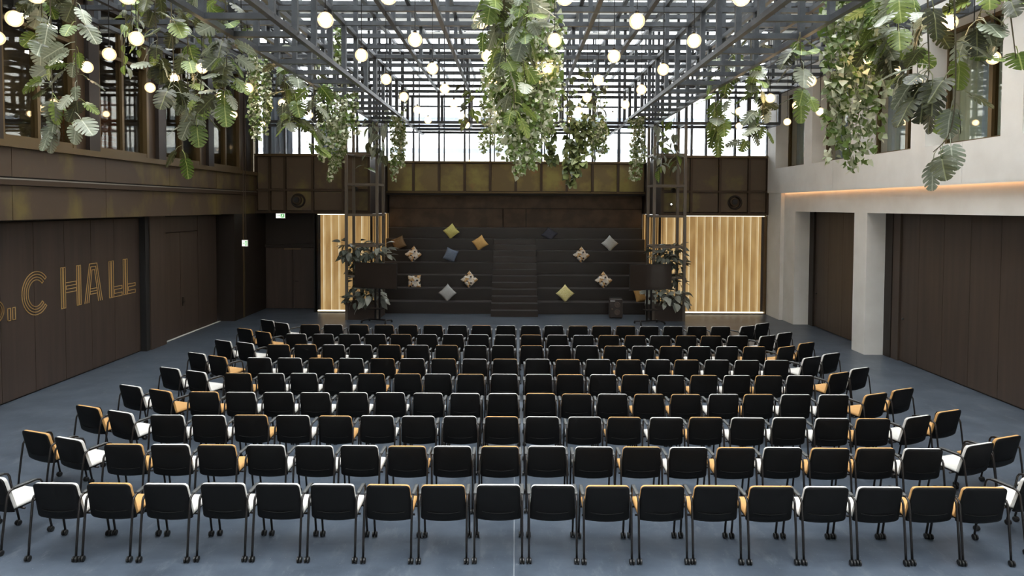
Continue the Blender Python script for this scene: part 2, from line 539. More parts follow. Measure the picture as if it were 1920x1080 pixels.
# room seen through the left upper windows
rm = empty('wall_upper_room'); tag(rm, 'dim upper room behind the left windows', 'room', kind='structure')
boxo('rear', M['interior'], (-13.3, -13.1, -4, 24, 4.6, 8.4), rm)
boxo('slab', M['interior'], (-13.1, -9.3, -4, 24, 4.6, 4.78), rm)
boxo('soffit', M['bronze_dark'], (-13.1, -9.3, -4, 24, 8.3, 8.5), rm)
boxo('end', M['interior'], (-13.3, -9.3, 24, 24.2, 4.6, 8.5), rm)
boxo('end', M['interior'], (-13.3, -9.3, -4.2, -4, 4.6, 8.5), rm)
bp = boxo('brick_pier', M['brick'], (-10.9, -10.2, 16.3, 17.5, 4.78, 6.3), rm)
boxo('shelf', M['door'], (-11.8, -11.2, 12, 16, 5.6, 5.66), rm)
for nm, b in (('sloping', (-10.65, -10.55, 14.7, 15.8, 7.75, 7.8)), ('lower', (-11.6, -11.5, 16.2, 17.5, 7.3, 7.35))):
    t = empty('linear_lamp', (b[0] + .05, (b[2] + b[3]) / 2, b[4]))
    tag(t, 'bright %s linear lamp inside the left upper room' % ('nearer' if nm == 'sloping' else 'farther'), 'lamp', 'linear lamps in the upper room')
    L = (b[3] - b[2]) / 2
    add('diffuser', MB().box(-.05, .05, -L, L, 0, .05).mesh('diffuser', M['lin']), t)
    add('housing', MB().box(-.06, .06, -L - .02, L + .02, .05, .08).mesh('housing', M['cap']), t)
    add('rod', MB().box(-.008, .008, -.008, .008, .08, 8.3 - b[4]).mesh('rod', M['cap']), t)

# left doors
d1 = empty('door_1'); tag(d1, 'wide dark timber panelled door carrying gold lettering on the left wall', 'door', kind='structure')
yy = 17.14
edges = [17.14, 16.08, 15.22, 14.34, 13.45, 12.58, 11.7, 10.82, 9.94, 9.06, 8.18, 7.3, 6.42]
for a, b in zip(edges[1:], edges): boxo('panel', M['door'], (-9.58, -9.5, a + .006, b - .006, .03, 3.38), d1)
boxo('kick_gap', M['black_void'], (-9.6, -9.53, 6.42, 17.14, 0, 3.42), d1)
boxo('side_wall', M['door'], (-9.62, -9.5, -4, 6.40, 0, 3.42), wl)
d2 = empty('door_2'); tag(d2, 'dark timber double door past the post on the left wall', 'door', kind='structure')
for a, b in ((18.36, 19.17), (19.19, 20.22)): boxo('leaf', M['door'], (-9.6, -9.5, a, b, .02, 2.95), d2)
boxo('panel', M['door'], (-9.6, -9.5, 20.24, 21.46, .0, 3.4), d2)
boxo('panel', M['door'], (-9.6, -9.5, 18.08, 18.34, .0, 3.4), d2)
boxo('panel', M['door'], (-9.6, -9.5, 18.36, 20.22, 2.97, 3.4), d2)
add('handle', MB().tube([(-9.5, 19.3, .97), (-9.43, 19.3, .97), (-9.43, 19.16, .97)], .014).box(-9.5, -9.485, 19.26, 19.34, .85, 1.1).mesh('handle', M['tube']), d2)
boxo('threshold', M['concrete_low'], (-9.5, -9.44, 18.2, 21.6, 0, .012), d2)

# lettering
lt = empty('wall_lettering', (-9.5, 14, 1.5)); tag(lt, 'large gold outlined letters ending in C HALL inlaid on the dark left door', 'lettering')
LZ0, LZ1 = 1.54, 2.40


def letter(name, segs, arcs=()):
    mb = MB(); w = .008
    for (a, b) in segs:
        y0, z0 = a; y1, z1 = b
        d = Vector((0, y1 - y0, z1 - z0)); L = d.length
        if L < 1e-6: continue
        d /= L; nrm = Vector((0, -d.z, d.y)) * w; d *= w
        p = [Vector((0, y0, z0)) - d - nrm, Vector((0, y1, z1)) + d - nrm, Vector((0, y1, z1)) + d + nrm, Vector((0, y0, z0)) - d + nrm]
        bse = len(mb.v)
        for x in (-9.5, -9.492):
            for q in p: mb.v.append((x, q.y, q.z))
        for q in ((0, 3, 2, 1), (4, 5, 6, 7), (0, 1, 5, 4), (1, 2, 6, 5), (2, 3, 7, 6), (3, 0, 4, 7)): mb.f.append(tuple(bse + i for i in q))
    me = fixn(mb.mesh(name, M['gold']))
    for v in me.vertices: v.co -= Vector((-9.5, 14, 1.5))
    return add('letter', me, lt)


def arcseg(cy, cz, ry, rz, a0, a1, n=26):
    pts = [(cy + ry * math.cos(R(a0 + (a1 - a0) * i / n)), cz + rz * math.sin(R(a0 + (a1 - a0) * i / n))) for i in range(n + 1)]
    return list(zip(pts, pts[1:]))


def poly(*p): return list(zip(p, p[1:]))


# the Y axis grows away from the camera, i.e. to the right in the picture
sg = []
for q in (0, .055, .11, .165): sg += arcseg(13.5, 1.965, .385 - q, .43 - q, 42, 318)
for a in (42, 318):
    for q0, q1 in ((0, .055), (.11, .165)):
        c, s = math.cos(R(a)), math.sin(R(a))
        sg.append(((13.5 + (.385 - q0) * c, 1.965 + (.43 - q0) * s), (13.5 + (.385 - q1) * c, 1.965 + (.43 - q1) * s)))
letter('letter_c', sg)
for y in (15.87, 16.43):
    sg = []
    for a in (0, .1): sg += poly((y + a, LZ0), (y + a, LZ1), (y + a + .07, LZ1), (y + a + .07, LZ0), (y + a, LZ0))
    z = LZ0
    sg += poly((y + .2, z + .24), (y + .5, z + .24), (y + .5, z + .17), (y + .2, z + .17), (y + .2, z + .08), (y + .5, z + .08), (y + .5, z), (y + .2, z))
    letter('letter_l', sg)
sg = []
for a in (14.22, 14.30, 14.72, 14.80):
    sg += poly((a, LZ0), (a, LZ1), (a + .055, LZ1), (a + .055, LZ0), (a, LZ0))
sg += poly((14.38, 2.07), (14.7, 2.07), (14.7, 2.0), (14.38, 2.0), (14.38, 1.93), (14.7, 1.93), (14.7, 1.86), (14.38, 1.86))
letter('letter_h', sg)
sg = []
for q in (0, .07, .14):
    sg += poly((14.98 + q, LZ0), (15.16 + q * .6, LZ1 - q), (15.42 - q * .6, LZ1 - q), (15.60 - q, LZ0))
sg += poly((15.18, 1.84), (15.42, 1.84), (15.42, 1.78), (15.17, 1.78), (15.17, 1.72), (15.42, 1.72))
letter('letter_a', sg)
sg = []
for a in (12.75, 12.87): sg += poly((a, LZ0), (a, LZ0 + .23), (a + .07, LZ0 + .23), (a + .07, LZ0), (a, LZ0))
letter('letter_dot', sg)
sg = []
for q in (0, .045, .09, .135):
    sg += poly((12.10 + q, LZ0), (12.10 + q, LZ1))
    sg += arcseg(12.42, 1.755, .24 - q, .215 - q * .9, -90, 90)
    sg += arcseg(12.36, 2.185, .16 - q, .215 - q * .9, -90, 90)
sg += poly((12.1, LZ0), (12.42, LZ0)) + poly((12.1, LZ1), (12.4, LZ1)) + poly((12.235, 1.97), (12.42, 1.97))
letter('letter_b', sg)

# ------------------------------------------------------------------ back wall
YB = 23.45
wb = empty('wall_back'); tag(wb, 'back facade of square bronze panels under the bright clerestory', 'wall', kind='structure')


def facade(xs, z0, z1, Y, mat):
    for a, b in zip(xs, xs[1:]):
        boxo('panel', mat, (a + .05, b - .05, Y + .05, Y + .12, z0 + .045, z1 - .045), wb)


XL = [-9.0, -8.53, -8.0, -7.04, -5.98, -5.08]
XR = [5.08, 6.08, 7.07, 8.08, 8.72]
for xs in (XL, XR):
    facade(xs, 4.26, 5.45, YB, M['bronze_side']); facade(xs, 3.51, 4.26, YB, M['bronze_side'])
    boxo('panel_backing', M['bronze_dark'], (xs[0], xs[-1], YB + .12, YB + .3, 3.48, 5.45), wb)
    for x in xs: boxo('bar', M['bronze_bar'], (x - .04, x + .04, YB - .03, YB + .1, 3.46, 5.45), wb)
    for z in (3.49, 4.26): boxo('rail', M['bronze_bar'], (xs[0], xs[-1], YB - .02, YB + .1, z - .035, z + .035), wb)
    boxo('rail', M['frame_brown'], (xs[0] - .03, xs[-1] + .03, YB - .06, YB + .2, 5.42, 5.50), wb)
YC = 26.4
xc = [-5.06] + list(range(-4, 5)) + [5.06]
facade(xc, 4.27, 5.42, YC, M['bronze'])
boxo('panel_backing', M['bronze_dark'], (-5.06, 5.06, YC + .12, YC + .3, 4.24, 5.42), wb)
for x in xc[1:-1]: boxo('bar', M['bronze_bar'], (x - .045, x + .045, YC - .03, YC + .1, 4.27, 5.45), wb)
boxo('rail', M['frame_brown'], (-5.06, 5.06, YC - .05, YC + .2, 5.40, 5.47), wb)
boxo('rail', M['frame_brown'], (-5.06, 5.06, YC - .05, YC + .2, 4.23, 4.29), wb)
boxo('soffit', M['black_void'], (-5.06, 5.06, YC + .0, 27.4, 4.15, 4.235), wb)
for s in (-1, 1):
    x0, x1 = sorted((s * 5.06, s * 5.16))
    boxo('return_panel', M['bronze_dark'], (x0, x1, YB + .1, YC + .3, 3.45, 5.45), wb)
    boxo('return_panel', M['black_void'], (x0, x1, YC + .3, 27.4, 3.45, 4.3), wb)
# rear panels over the benches
for a, b in ((-5.05, -.5), (-.5, .42), (.42, 5.05)):
    boxo('rear_panel', M['rear'], (a + .015, b - .015, 26.95, 27.05, 2.85, 3.62), wb)
boxo('rear_panel', M['rear'], (-5.05, 5.05, 27.0, 27.1, 3.64, 4.2), wb)
boxo('rear_backing', M['black_void'], (-5.2, 5.2, 27.1, 27.4, 0, 4.3), wb)
# recessed service door left
boxo('recess_back', M['bronze_dark'], (-9.4, -6.95, 24.32, 24.5, 0, 3.5), wb)
boxo('recess_top', M['black_void'], (-9.4, -6.95, YB + .1, 24.5, 3.44, 3.5), wb)
boxo('recess_side', M['black_void'], (-7.02, -6.93, YB + .02, 24.5, 0, 3.5), wb)
boxo('corner_side', M['bronze_dark'], (-9.6, -9.0, 22.9, 24.4, 0, 3.44), wb)
d5 = empty('door_3'); tag(d5, 'black double service door under the exit sign in the back left corner', 'door', kind='structure')
for a, b in ((-8.98, -8.02), (-8.0, -7.06)): boxo('leaf', M['door'], (a, b, 24.26, 24.32, .01, 2.2), d5)
boxo('frame', M['bronze_dark'], (-9.0, -7.04, 24.24, 24.32, 2.22, 2.32), d5)
boxo('closer', pbr('brass_closer', srgb(130, 110, 80), .4, .6), (-8.3, -7.7, 24.2, 24.26, 2.14, 2.18), d5)
add('handle', MB().tube([(-7.92, 24.26, 1.0), (-7.92, 24.2, 1.0), (-7.8, 24.2, 1.0)], .014).mesh('handle', M['tube']), d5)

# clerestory windows
cw = empty('window_10'); tag(cw, 'bright clerestory glazing with slim mullions along the back wall', 'window', kind='structure')
ZC = 10.6


def glaze(x0, x1, Y, xs, zs, zb):
    for x in xs: boxo('mullion', M['steel'], (x - .035, x + .035, Y, Y + .1, zb, ZC), cw)
    for z in zs: boxo('transom', M['steel'], (x0, x1, Y + .01, Y + .09, z - .03, z + .03), cw)
    for a, b in zip(xs, xs[1:]): boxo('pane', M['clear_glass'], (a + .035, b - .035, Y + .05, Y + .06, zb, ZC), cw)


glaze(-9.0, -5.06, YB + .02, [-8.98, -8.53, -8.0, -7.5, -7.04, -6.5, -5.98, -5.5, -5.08], [6.5, 7.5, 8.6], 5.5)
glaze(5.06, 8.72, YB + .02, [5.08, 5.58, 6.08, 6.58, 7.07, 7.58, 8.08, 8.70], [6.5, 7.5, 8.6], 5.5)
glaze(-5.06, 5.06, YC + .02, [-5.03, -4, -3, -2, -1, 0, 1, 2, 3, 4, 5.03], [6.6, 7.6, 8.6], 5.47)
for s in (-1, 1):
    for y in (24.4, 25.4): boxo('mullion', M['steel'], (s * 5.1 - .04, s * 5.1 + .04, y - .04, y + .04, 5.45, ZC), cw)
# second outer frame line behind the glass
for i in range(-4, 5): boxo('outer_post', M['steel'], (i + .12, i + .17, 27.0, 27.06, 5.47, ZC), cw)

# outside terrace and white neighbour beyond the glass
tr = empty('building', (0, 34, 0)); tag(tr, 'overexposed white neighbouring building behind the clerestory glass', 'building')
def rel(o, base): o.location = (-base[0], -base[1], -base[2]); return o
rel(boxes('facade', M['white_outside'], [(-24, 24, 34, 35, 0, 7.6), (-24, 24, 34, 35, 8.2, 10.4)], tr), (0, 34, 0))
rel(boxes('window_band', M['grey_outside'], [(-24, 24, 34.2, 34.5, 7.6, 8.2)], tr), (0, 34, 0))
for i in range(12):
    rel(boxes('pilaster', M['white_outside'], [(-22 + 4 * i - .2, -22 + 4 * i + .2, 33.8, 34, 0, 10.4)], tr), (0, 34, 0))
te = empty('terrace', (0, 29, 5.2)); tag(te, 'pale terrace with a blue-grey parapet outside the clerestory', 'terrace')
rel(boxes('slab', M['white_outside'], [(-12, 12, 27.5, 33, 0, 5.2)], te), (0, 29, 5.2))
rel(boxes('parapet', M['grey_outside'], [(-12, 12, 30, 30.2, 5.2, 6.28)], te), (0, 29, 5.2))
rel(boxes('kerb', M['white_outside'], [(-12, 12, 28.8, 29.0, 5.2, 5.98)], te), (0, 29, 5.2))


def curtain(x0, x1, Y, z0, z1, mat, label, amp=.05, per=.16, axis='X', group=None):
    n = max(8, int((x1 - x0) / per * 6)); mb = MB()
    for i in range(n + 1):
        t = x0 + (x1 - x0) * i / n; d = amp * math.sin(2 * PI * (t - x0) / per) + .4 * amp * math.sin(2 * PI * (t - x0) / per * .37)
        for z in (z0, z1):
            mb.v.append((t, Y + d, z) if axis == 'X' else (Y + d, t, z))
    for i in range(n): mb.f.append((2 * i, 2 * i + 2, 2 * i + 3, 2 * i + 1))
    o = add('curtain', mb.mesh('curtain', mat, True))
    return tag(o, label, 'curtain', group)


curtain(-8.95, -7.9, 24.0, 5.5, 9.4, M['curtain_back'], 'blue-grey curtain behind the clerestory glass at the far left corner')
curtain(-7.0, -6.3, 24.0, 5.5, 6.6, M['curtain_back'], 'low blue-grey fabric behind the clerestory glass left of the left tower', .09, .3)

# round vents
for x, lab in ((-7.54, 'left'), (7.6, 'right')):
    v = empty('air_vent', (x, YB + .04, 3.89)); tag(v, 'round dark air nozzle on the %s end of the back facade' % lab, 'vent', 'round air nozzles')
    add('ring', fixn(MB().lathe([(.19, .02), (.24, .0), (.25, -.03), (.22, -.05), (.19, -.03), (.17, .02)], 24, 'Y').mesh('ring', M['bronze_dark'], True)), v)
    add('nozzle', fixn(MB().lathe([(.17, .02), (.15, -.10), (.11, -.12), (.09, -.06), (.0001, -.05)], 24, 'Y', (-.04 if x < 0 else -.03, 0, .02)).mesh('nozzle', M['bronze_bar'], True)), v)
    add('core', fixn(MB().lathe([(.095, -.125), (.0001, -.126)], 20, 'Y', (-.04 if x < 0 else -.03, 0, .02)).mesh('core', M['black_void'], True)), v)

# backlit panels
for nm, x0, x1 in (('left', -6.93, -5.06), ('right', 5.06, 8.70)):
    b = ((x0 + x1) / 2, YB + .2, 0); g = empty('light_wall', b)
    tag(g, 'honey glowing ribbed light wall behind the %s tower' % nm, 'light wall', 'backlit ribbed panels')
    rel(boxes('diffuser', M['honey'], [(x0 + .1, x1 - .1, YB + .2, YB + .24, .05, 3.42)], g), b)
    n = int((x1 - x0 - .1) / .267)
    for i in range(n):
        x = x0 + .22 + i * .267 if nm == 'left' else x1 - .22 - i * .267
        rel(boxes('fin', M['honey_fin'], [(x - .011, x + .011, YB + .15, YB + .19, .07, 3.40)], g), b)
        sx = -1 if nm == 'right' else 1
        xa, xb = sorted((x + sx * .012, x + sx * .06))
        rel(boxes('fin_side', M['honey_side'], [(xa, xb, YB + .155, YB + .19, .07, 3.40)], g), b)
    rel(boxes('led_strip', M['led'], [(x0 + .02, x1 - .02, YB + .1, YB + .16, .03, .065)], g), b)
    rel(boxes('led_strip', M['led'], [(x0 + .02, x1 - .02, YB + .14, YB + .18, 3.405, 3.425)], g), b)
    rel(boxes('back_box', M['bronze_dark'], [(x0 - .04, x1 + .04, YB + .245, YB + .3, 0, 3.46)], g), b)
    xo = x0 - .04 if nm == 'left' else x1
    rel(boxes('frame', M['frame_brown'], [(xo, xo + .04, YB + .02, YB + .24, 0, 3.45), (x0, x1, YB + .02, YB + .24, 0, .03), (x0, x1, YB + .02, YB + .24, 3.43, 3.46)], g), b)
    rel(boxes('glass', M['clear_glass'], [(x0, x1, YB + .05, YB + .06, .03, 3.43)], g), b)
    # the box turns the corner and lines the side of the niche
    xi = x1 if nm == 'left' else x0; sg_ = -1 if nm == 'left' else 1
    xa, xb = sorted((xi + sg_ * .04, xi + sg_ * .08))
    rel(boxes('side_diffuser', M['honey'], [(xa, xb, YB + .2, 27.05, .05, 3.42)], g), b)
    xa, xb = sorted((xi, xi + sg_ * .035))
    for i in range(7):
        y = YB + .32 + i * .5
        rel(boxes('side_rib', M['frame_brown'], [(xa, xb, y - .012, y + .012, .03, 3.42)], g), b)

# ------------------------------------------------------------------ right wall
wr = empty('wall_right'); tag(wr, 'pale concrete right wall with piers, lintel and pillars', 'wall', kind='structure')
C, CL = M['concrete'], M['concrete_low']
bj = [-4, -2.5, 2.8, 8.1, 13.4, 18.7, YB + .2]
for a, b in zip(bj, bj[1:]): boxo('band_panel', C, (8.7, 9.6, a + .006, b - .006, 4.22, 5.03), wr)
boxo('band_backing', M['bronze_dark'], (8.72, 9.6, -4, YB + .2, 4.24, 5.0), wr)
boxo('lintel', CL, (8.87, 9.6, -4, YB + .1, 3.6, 4.22), wr)
boxo('lintel', CL, (8.75, 9.6, 22.35, YB + .1, 0, 4.22), wr)
boxo('pillar', CL, (8.87, 9.6, 21.5, 22.35, 0, 3.6), wr)
boxo('pillar', CL, (8.87, 9.6, 17.17, 17.81, 0, 3.6), wr)
boxo('pillar', CL, (8.87, 9.6, 5.0, 5.6, 0, 3.6), wr)
boxo('lower_wall', CL, (8.87, 9.6, -4, 5.0, 0, 3.6), wr)
boxo('backing', M['black_void'], (9.6, 9.8, -4, YB + .2, 0, 5.0), wr)
boxo('added_cove_lip', C, (8.70, 8.715, -4, 22.3, 4.196, 4.222), wr)  # lip added to screen the LED strip so only its glow shows
boxo('cove_light', M['cove'], (8.80, 8.85, -4, 22.3, 4.205, 4.219), wr)
boxo('head', C, (8.7, 9.6, -4, YB + .2, 7.45, ZR), wr)
piers = [11.87 + 2.72 * k for k in range(-5, 5)]
for y in piers: boxo('pier', C, (8.7, 9.6, y, y + (.52 if y < 22 else .7), 5.03, 7.45), wr)
for k, (a, b) in enumerate(zip(piers, piers[1:])):
    y0, y1 = a + .52, b
    wn = empty('window_%d' % (11 + k)); tag(wn, 'bronze framed window between concrete piers, %s from the near end of the right wall' % ORD[k + 1], 'window', kind='structure')
    for yy in (y0, y1 - .06): boxo('frame', M['frame_brown'], (9.12, 9.22, yy, yy + .06, 5.03, 7.45), wn)
    for z in (5.03, 7.38): boxo('frame', M['frame_brown'], (9.1, 9.22, y0 + .06, y1 - .06, z, z + .08), wn)
    mm = y0 + .85
    boxo('mullion', M['frame_brown'], (9.1, 9.22, mm - .05, mm + .05, 5.11, 7.38), wn)
    for p, q in ((y0 + .06, mm - .05), (mm + .05, y1 - .06)): boxo('pane', M['glass'], (9.16, 9.17, p, q, 5.11, 7.38), wn)
    curtain(mm + .15, y1 - .02, 9.42, 5.05, 7.45, M['curtain'], 'blue-grey drawn curtain in the %s right wall window from the near end' % ORD[k + 1], .04, .17, 'Y', 'curtains in the right windows')
boxo('room_rear', M['interior'], (11.2, 11.4, -4, YB + .2, 4.8, 7.7), wr)
boxo('room_slab', M['interior'], (9.6, 11.2, -4, YB + .2, 4.9, 5.02), wr)
boxo('room_soffit', M['interior'], (9.6, 11.2, -4, YB + .2, 7.46, 7.6), wr)
boxo('room_end', M['interior'], (9.6, 11.4, YB + .2, YB + .4, 4.8, 7.7), wr)

d3 = empty('door_4'); tag(d3, 'dark brown panelled door between the two concrete pillars', 'door', kind='structure')
boxo('frame', M['bronze_dark'], (9.34, 9.5, 21.2, 21.5, 0, 3.6), d3)
for a, b in ((17.81, 18.6), (18.61, 19.46), (19.47, 20.32), (20.33, 21.2)): boxo('panel', M['door_right'], (9.4, 9.5, a, b, .02, 3.58), d3)
add('knob', MB().lathe([(.0001, -.05), (.025, -.04), (.025, -.02), (.012, -.01), (.012, 0)], 10, 'X', (9.4, 21.05, 1.05)).mesh('knob', M['pad_grey'], True), d3)
d4 = empty('door_5'); tag(d4, 'wide dark brown panelled door at the near right side', 'door', kind='structure')
boxo('frame', M['bronze_dark'], (9.34, 9.5, 16.86, 17.17, 0, 3.6), d4)
boxo('frame', M['door_right'], (9.36, 9.5, 16.56, 16.85, 0, 3.6), d4)
e4 = [16.55, 15.85, 14.96, 14.1, 13.24, 12.36, 11.48, 10.6, 9.72, 8.84, 7.96, 7.08, 6.2, 5.6]
for a, b in zip(e4[1:], e4): boxo('panel', M['door_right'], (9.4, 9.5, a + .005, b - .005, .03, 3.58), d4)
boxo('kick_gap', M['black_void'], (9.42, 9.55, 5.6, 17.1, 0, 3.6), d4)
add('knob', MB().lathe([(.0001, -.05), (.025, -.04), (.025, -.02), (.012, -.01), (.012, 0)], 10, 'X', (9.4, 16.4, 1.05)).mesh('knob', M['pad_grey'], True), d4)
# wall behind the camera
wf = boxo('wall_front', M['concrete_low'], (-9.6, 9.6, -4.2, -4, 0, ZR)); tag(wf, 'plain wall behind the viewer at the near end of the hall', 'wall', kind='structure')

# ------------------------------------------------------------------ lattice pergola
ZL, ZU, Z3, Z4 = 6.43, 7.42, 8.42, 9.42
pg = empty('steel_lattice', (0, 14, ZL)); tag(pg, 'blue-grey steel cube lattice filling the hall ceiling under the glass roof', 'lattice')
B0 = Vector((0, 14, ZL)); T = .043
_bm = {}


def beam(name, axis, L, loc):
    key = (name, axis, round(L, 3))
    if key not in _bm:
        h = L / 2
        d = {'X': (-h, h, -T, T, -T, T), 'Y': (-T, T, -h, h, -T, T), 'Z': (-T, T, -T, T, -h, h)}[axis]
        _bm[key] = MB().box(*d).mesh(name, M['steel'])
    return add(name, _bm[key], pg, Vector(loc) - B0)


half = [i + .5 for i in range(-9, 9)]
YN = 4
for x in half:
    beam('long_beam', 'Y', 22 - YN, (x, (22 + YN) / 2, ZU))
    beam('long_beam', 'Y', 25 - YN, (x, (25 + YN) / 2, Z3) if abs(x) < 4.4 else (x, (25 + YN) / 2 - 1, Z3))
for x in (-3.5, 3.5): beam('long_beam', 'Y', 25.6 - YN, (x, (25.6 + YN) / 2, ZL))
for x in (-4.5, 4.5): beam('long_beam', 'Y', 23 - YN, (x, (23 + YN) / 2, ZL))
for x in half:
    if abs(x) not in (3.5, 4.5): beam('short_beam', 'Y', 1, (x, 22.5, ZL))
for y in range(YN, 23):
    beam('cross_beam', 'X', 17, (0, y, ZU))
    beam('cross_beam', 'X', 17, (0, y, Z3))
    if y % 6 == 4: beam('cross_beam', 'X', 17, (0, y, Z4))
    if y < 22:
        for x in (-4, 4): beam('short_beam', 'X', 1, (x, y, ZL))
for y in (22, 23): beam('cross_beam', 'X', 17, (0, y, ZL))
beam('cross_beam', 'X', 17, (0, 23, ZU))
for y in (24, 25): beam('cross_beam', 'X', 7, (0, y, ZL))
for x in (-3.5, -4.5, 3.5, 4.5):
    for y in range(8, 24): beam('post', 'Z', 1, (x, y, (ZL + ZU) / 2))
for x in half:
    if abs(x) not in (3.5, 4.5):
        for y in (22, 23): beam('post', 'Z', 1, (x, y, (ZL + ZU) / 2))
for i, x in enumerate(half):
    for y in range(9, 23):
        if (i + y) % 2 == 0: beam('post', 'Z', 1, (x, y, (ZU + Z3) / 2))
for x in half[::4]:
    for y in (10, 16, 22): beam('post', 'Z', 1, (x, y, (Z3 + Z4) / 2))
for x in half[::4]:
    for y in (10, 16, 22): beam('hanger', 'Z', ZR - .16 - Z4, (x, y, (ZR - .16 + Z4) / 2))

# towers
for s, nm in ((-1, 'left'), (1, 'right')):
    t = empty('trellis_tower', (s * 5, 22.5, 0)); tag(t, 'slender open steel tower rising from the %s planter to the lattice' % nm, 'tower', 'trellis towers')
    pm = MB().box(-T, T, -T, T, .0, ZL - .043).mesh('tower_post', M['tower'])
    for dx in (-.5, .5):
        for dy in (-.5, .5): add('post', pm, t, (dx, dy, 0))
    rx = MB().box(-.457, .457, -.035, .035, -.035, .035).mesh('rung_x', M['tower'])
    ry = MB().box(-.035, .035, -.457, .457, -.035, .035).mesh('rung_y', M['tower'])
    for k in range(1, 6):
        z = .42 + k
        for d in (-.5, .5):
            add('rung', rx, t, (0, d, z)); add('rung', ry, t, (d, 0, z))
    p = empty('planter_box', (s * 5, 22.5, 0)); tag(p, 'dark brown square planter at the foot of the %s tower' % nm, 'planter', 'planter boxes')
    mb = MB()
    for b in ((-.455, .455, -.53, -.5), (-.455, .455, .5, .53), (-.53, -.5, -.455, .455), (.5, .53, -.455, .455)): mb.box(b[0], b[1], b[2], b[3], 0, .5)
    mb2 = MB().box(-.45, .45, -.49, .49, 0.0, .44)
    add('side', mb.mesh('planter_sides', M['planter']), p)
    add('soil', mb2.mesh('soil', M['soil']), p)

# ------------------------------------------------------------------ benches and stair
bn = empty('tiered_bench', (0, 23.3, 0)); tag(bn, 'black stepped timber seating filling the niche at the back', 'bleacher')
RZ, TD = .412, .5
for k in range(7):
    y0 = 23.3 + TD * k
    for xa, xb in (((-4.95, 4.95),) if k >= 6 else ((-4.95, -.83), (.78, 4.95))):
        boxo('tier', M['bench'], (xa, xb, y0 - 23.3, (26.93 - 23.3) if k == 6 else y0 + TD + .01 - 23.3, 0 if k == 0 else RZ * k - .05, RZ * (k + 1) - .025), bn)
        boxo('tread', M['tread'], (xa, xb, y0 - 23.315, (26.93 - 23.3) if k == 6 else y0 + TD - .001 - 23.3, RZ * (k + 1) - .024, RZ * (k + 1)), bn)  # thin board whose paler colour paints the lit tread edge
stn = empty('stair', (0, 22.7, 0)); tag(stn, 'narrow dark timber stair up the middle of the stepped seating', 'stair')
for j in range(12):
    y0 = 22.72 + .272 * j
    boxo('step', pbr('stair_timber', srgb(46, 38, 33), .32) if j == 0 else bpy.data.materials['stair_timber'], (-.82, .77, y0 - 22.7, y0 - 22.7 + (.285 if j < 11 else .48), (.0 if j == 0 else .206 * j - .03), .206 * (j + 1) - .02), stn)
    boxo('tread', M['tread'], (-.82, .77, y0 - 22.712, y0 - 22.7 + (.271 if j < 11 else .48), .206 * (j + 1) - .019, .206 * (j + 1)), stn)

# cushions
def cushion_mesh(name, mat, a=.235, t=.085, diamond=True):
    n = 12; mb = MB()
    ids = {}
    for sgn in (1, -1):
        for i in range(n + 1):
            for j in range(n + 1):
                u, v = 2 * i / n - 1, 2 * j / n - 1
                if sgn < 0 and (i in (0, n) or j in (0, n)):
                    ids[(sgn, i, j)] = ids[(1, i, j)]; continue
                x = a * u * (1 - .085 * (1 - v * v)); y = a * v * (1 - .085 * (1 - u * u))
                z = sgn * t * ((1 - u * u) * (1 - v * v)) ** .42
                ids[(sgn, i, j)] = len(mb.v); mb.v.append((x, y, z))
    for sgn in (1, -1):
        for i in range(n):
            for j in range(n):
                q = [ids[(sgn, i, j)], ids[(sgn, i + 1, j)], ids[(sgn, i + 1, j + 1)], ids[(sgn, i, j + 1)]]
                mb.f.append(tuple(q if sgn > 0 else q[::-1]))
    return mb.mesh(name, mat, True)


def cushion(px, k, mat, roll, label, lean=18, half=.33, a=.235, sag=0.045):
    """px: picture column, k: bench tier it sits on"""
    z0 = RZ * k; Yf = 23.3 + TD * (k - 1)
    me = cushion_mesh('cushion', mat, a)
    # stand the pillow up (normal towards -Y), rolled, then leaned back
    Mx = Matrix.Rotation(R(-lean), 4, 'X') @ Matrix.Rotation(R(90), 4, 'X') @ Matrix.Rotation(R(roll), 4, 'Z')
    co = [Mx @ v.co for v in me.vertices]
    zmin = min(c.z for c in co) + sag
    # corner resting on the tread is pushed flat
    inv = Mx.inverted()
    Yc = Yf + .25
    X = at_y(px, 500, Yc).x
    loc = Vector((X, Yc, z0 - zmin))
    for v, c in zip(me.vertices, co):
        if c.z < zmin: c = Vector((c.x * 1.05, c.y, zmin + .002))
        v.co = inv @ c
    o = add('cushion', me); o.matrix_world = Matrix.Translation(loc + Vector((0, 0, .004))) @ Mx
    tag(o, label, 'cushion', 'cushions on the stepped seating')
    return o


fab = lambda n, c, c2: pbr(n, srgb(*c), .85, 0, srgb(*c2), 40)
cushion(846, 6, fab('lime_fabric', (214, 207, 132), (196, 190, 106)), 40, 'lime yellow cushion standing on the second highest bench tier')
cushion(900, 5, fab('mustard_fabric', (214, 176, 112), (196, 156, 90)), 35, 'mustard orange cushion on the tier left of the stair top')
cushion(748, 5, fab('brown_fabric', (124, 100, 70), (104, 84, 58)), 25, 'brown cushion half behind the left tower foliage')
cushion(775, 4, M['pattern'], 43, 'geometric patterned cushion above the left television')
cushion(845, 4, fab('slate_fabric', (112, 126, 146), (96, 108, 128)), 68, 'slate blue cushion on the fourth tier left of the stair', 12)
cushion(777, 2, M['pattern'], 3, 'patterned cushion sitting square beside the left television', 14)
cushion(880, 2, M['pattern'], 45, 'patterned cushion on the second tier just left of the stair')
cushion(839, 1, fab('grey_fabric', (176, 178, 176), (158, 160, 160)), 45, 'grey cushion on the lowest tier left of the stair')
cushion(1030, 6, fab('navy_fabric', (52, 54, 64), (38, 40, 50)), 52, 'dark navy cushion on the upper tier right of the stair', 34, sag=.1)
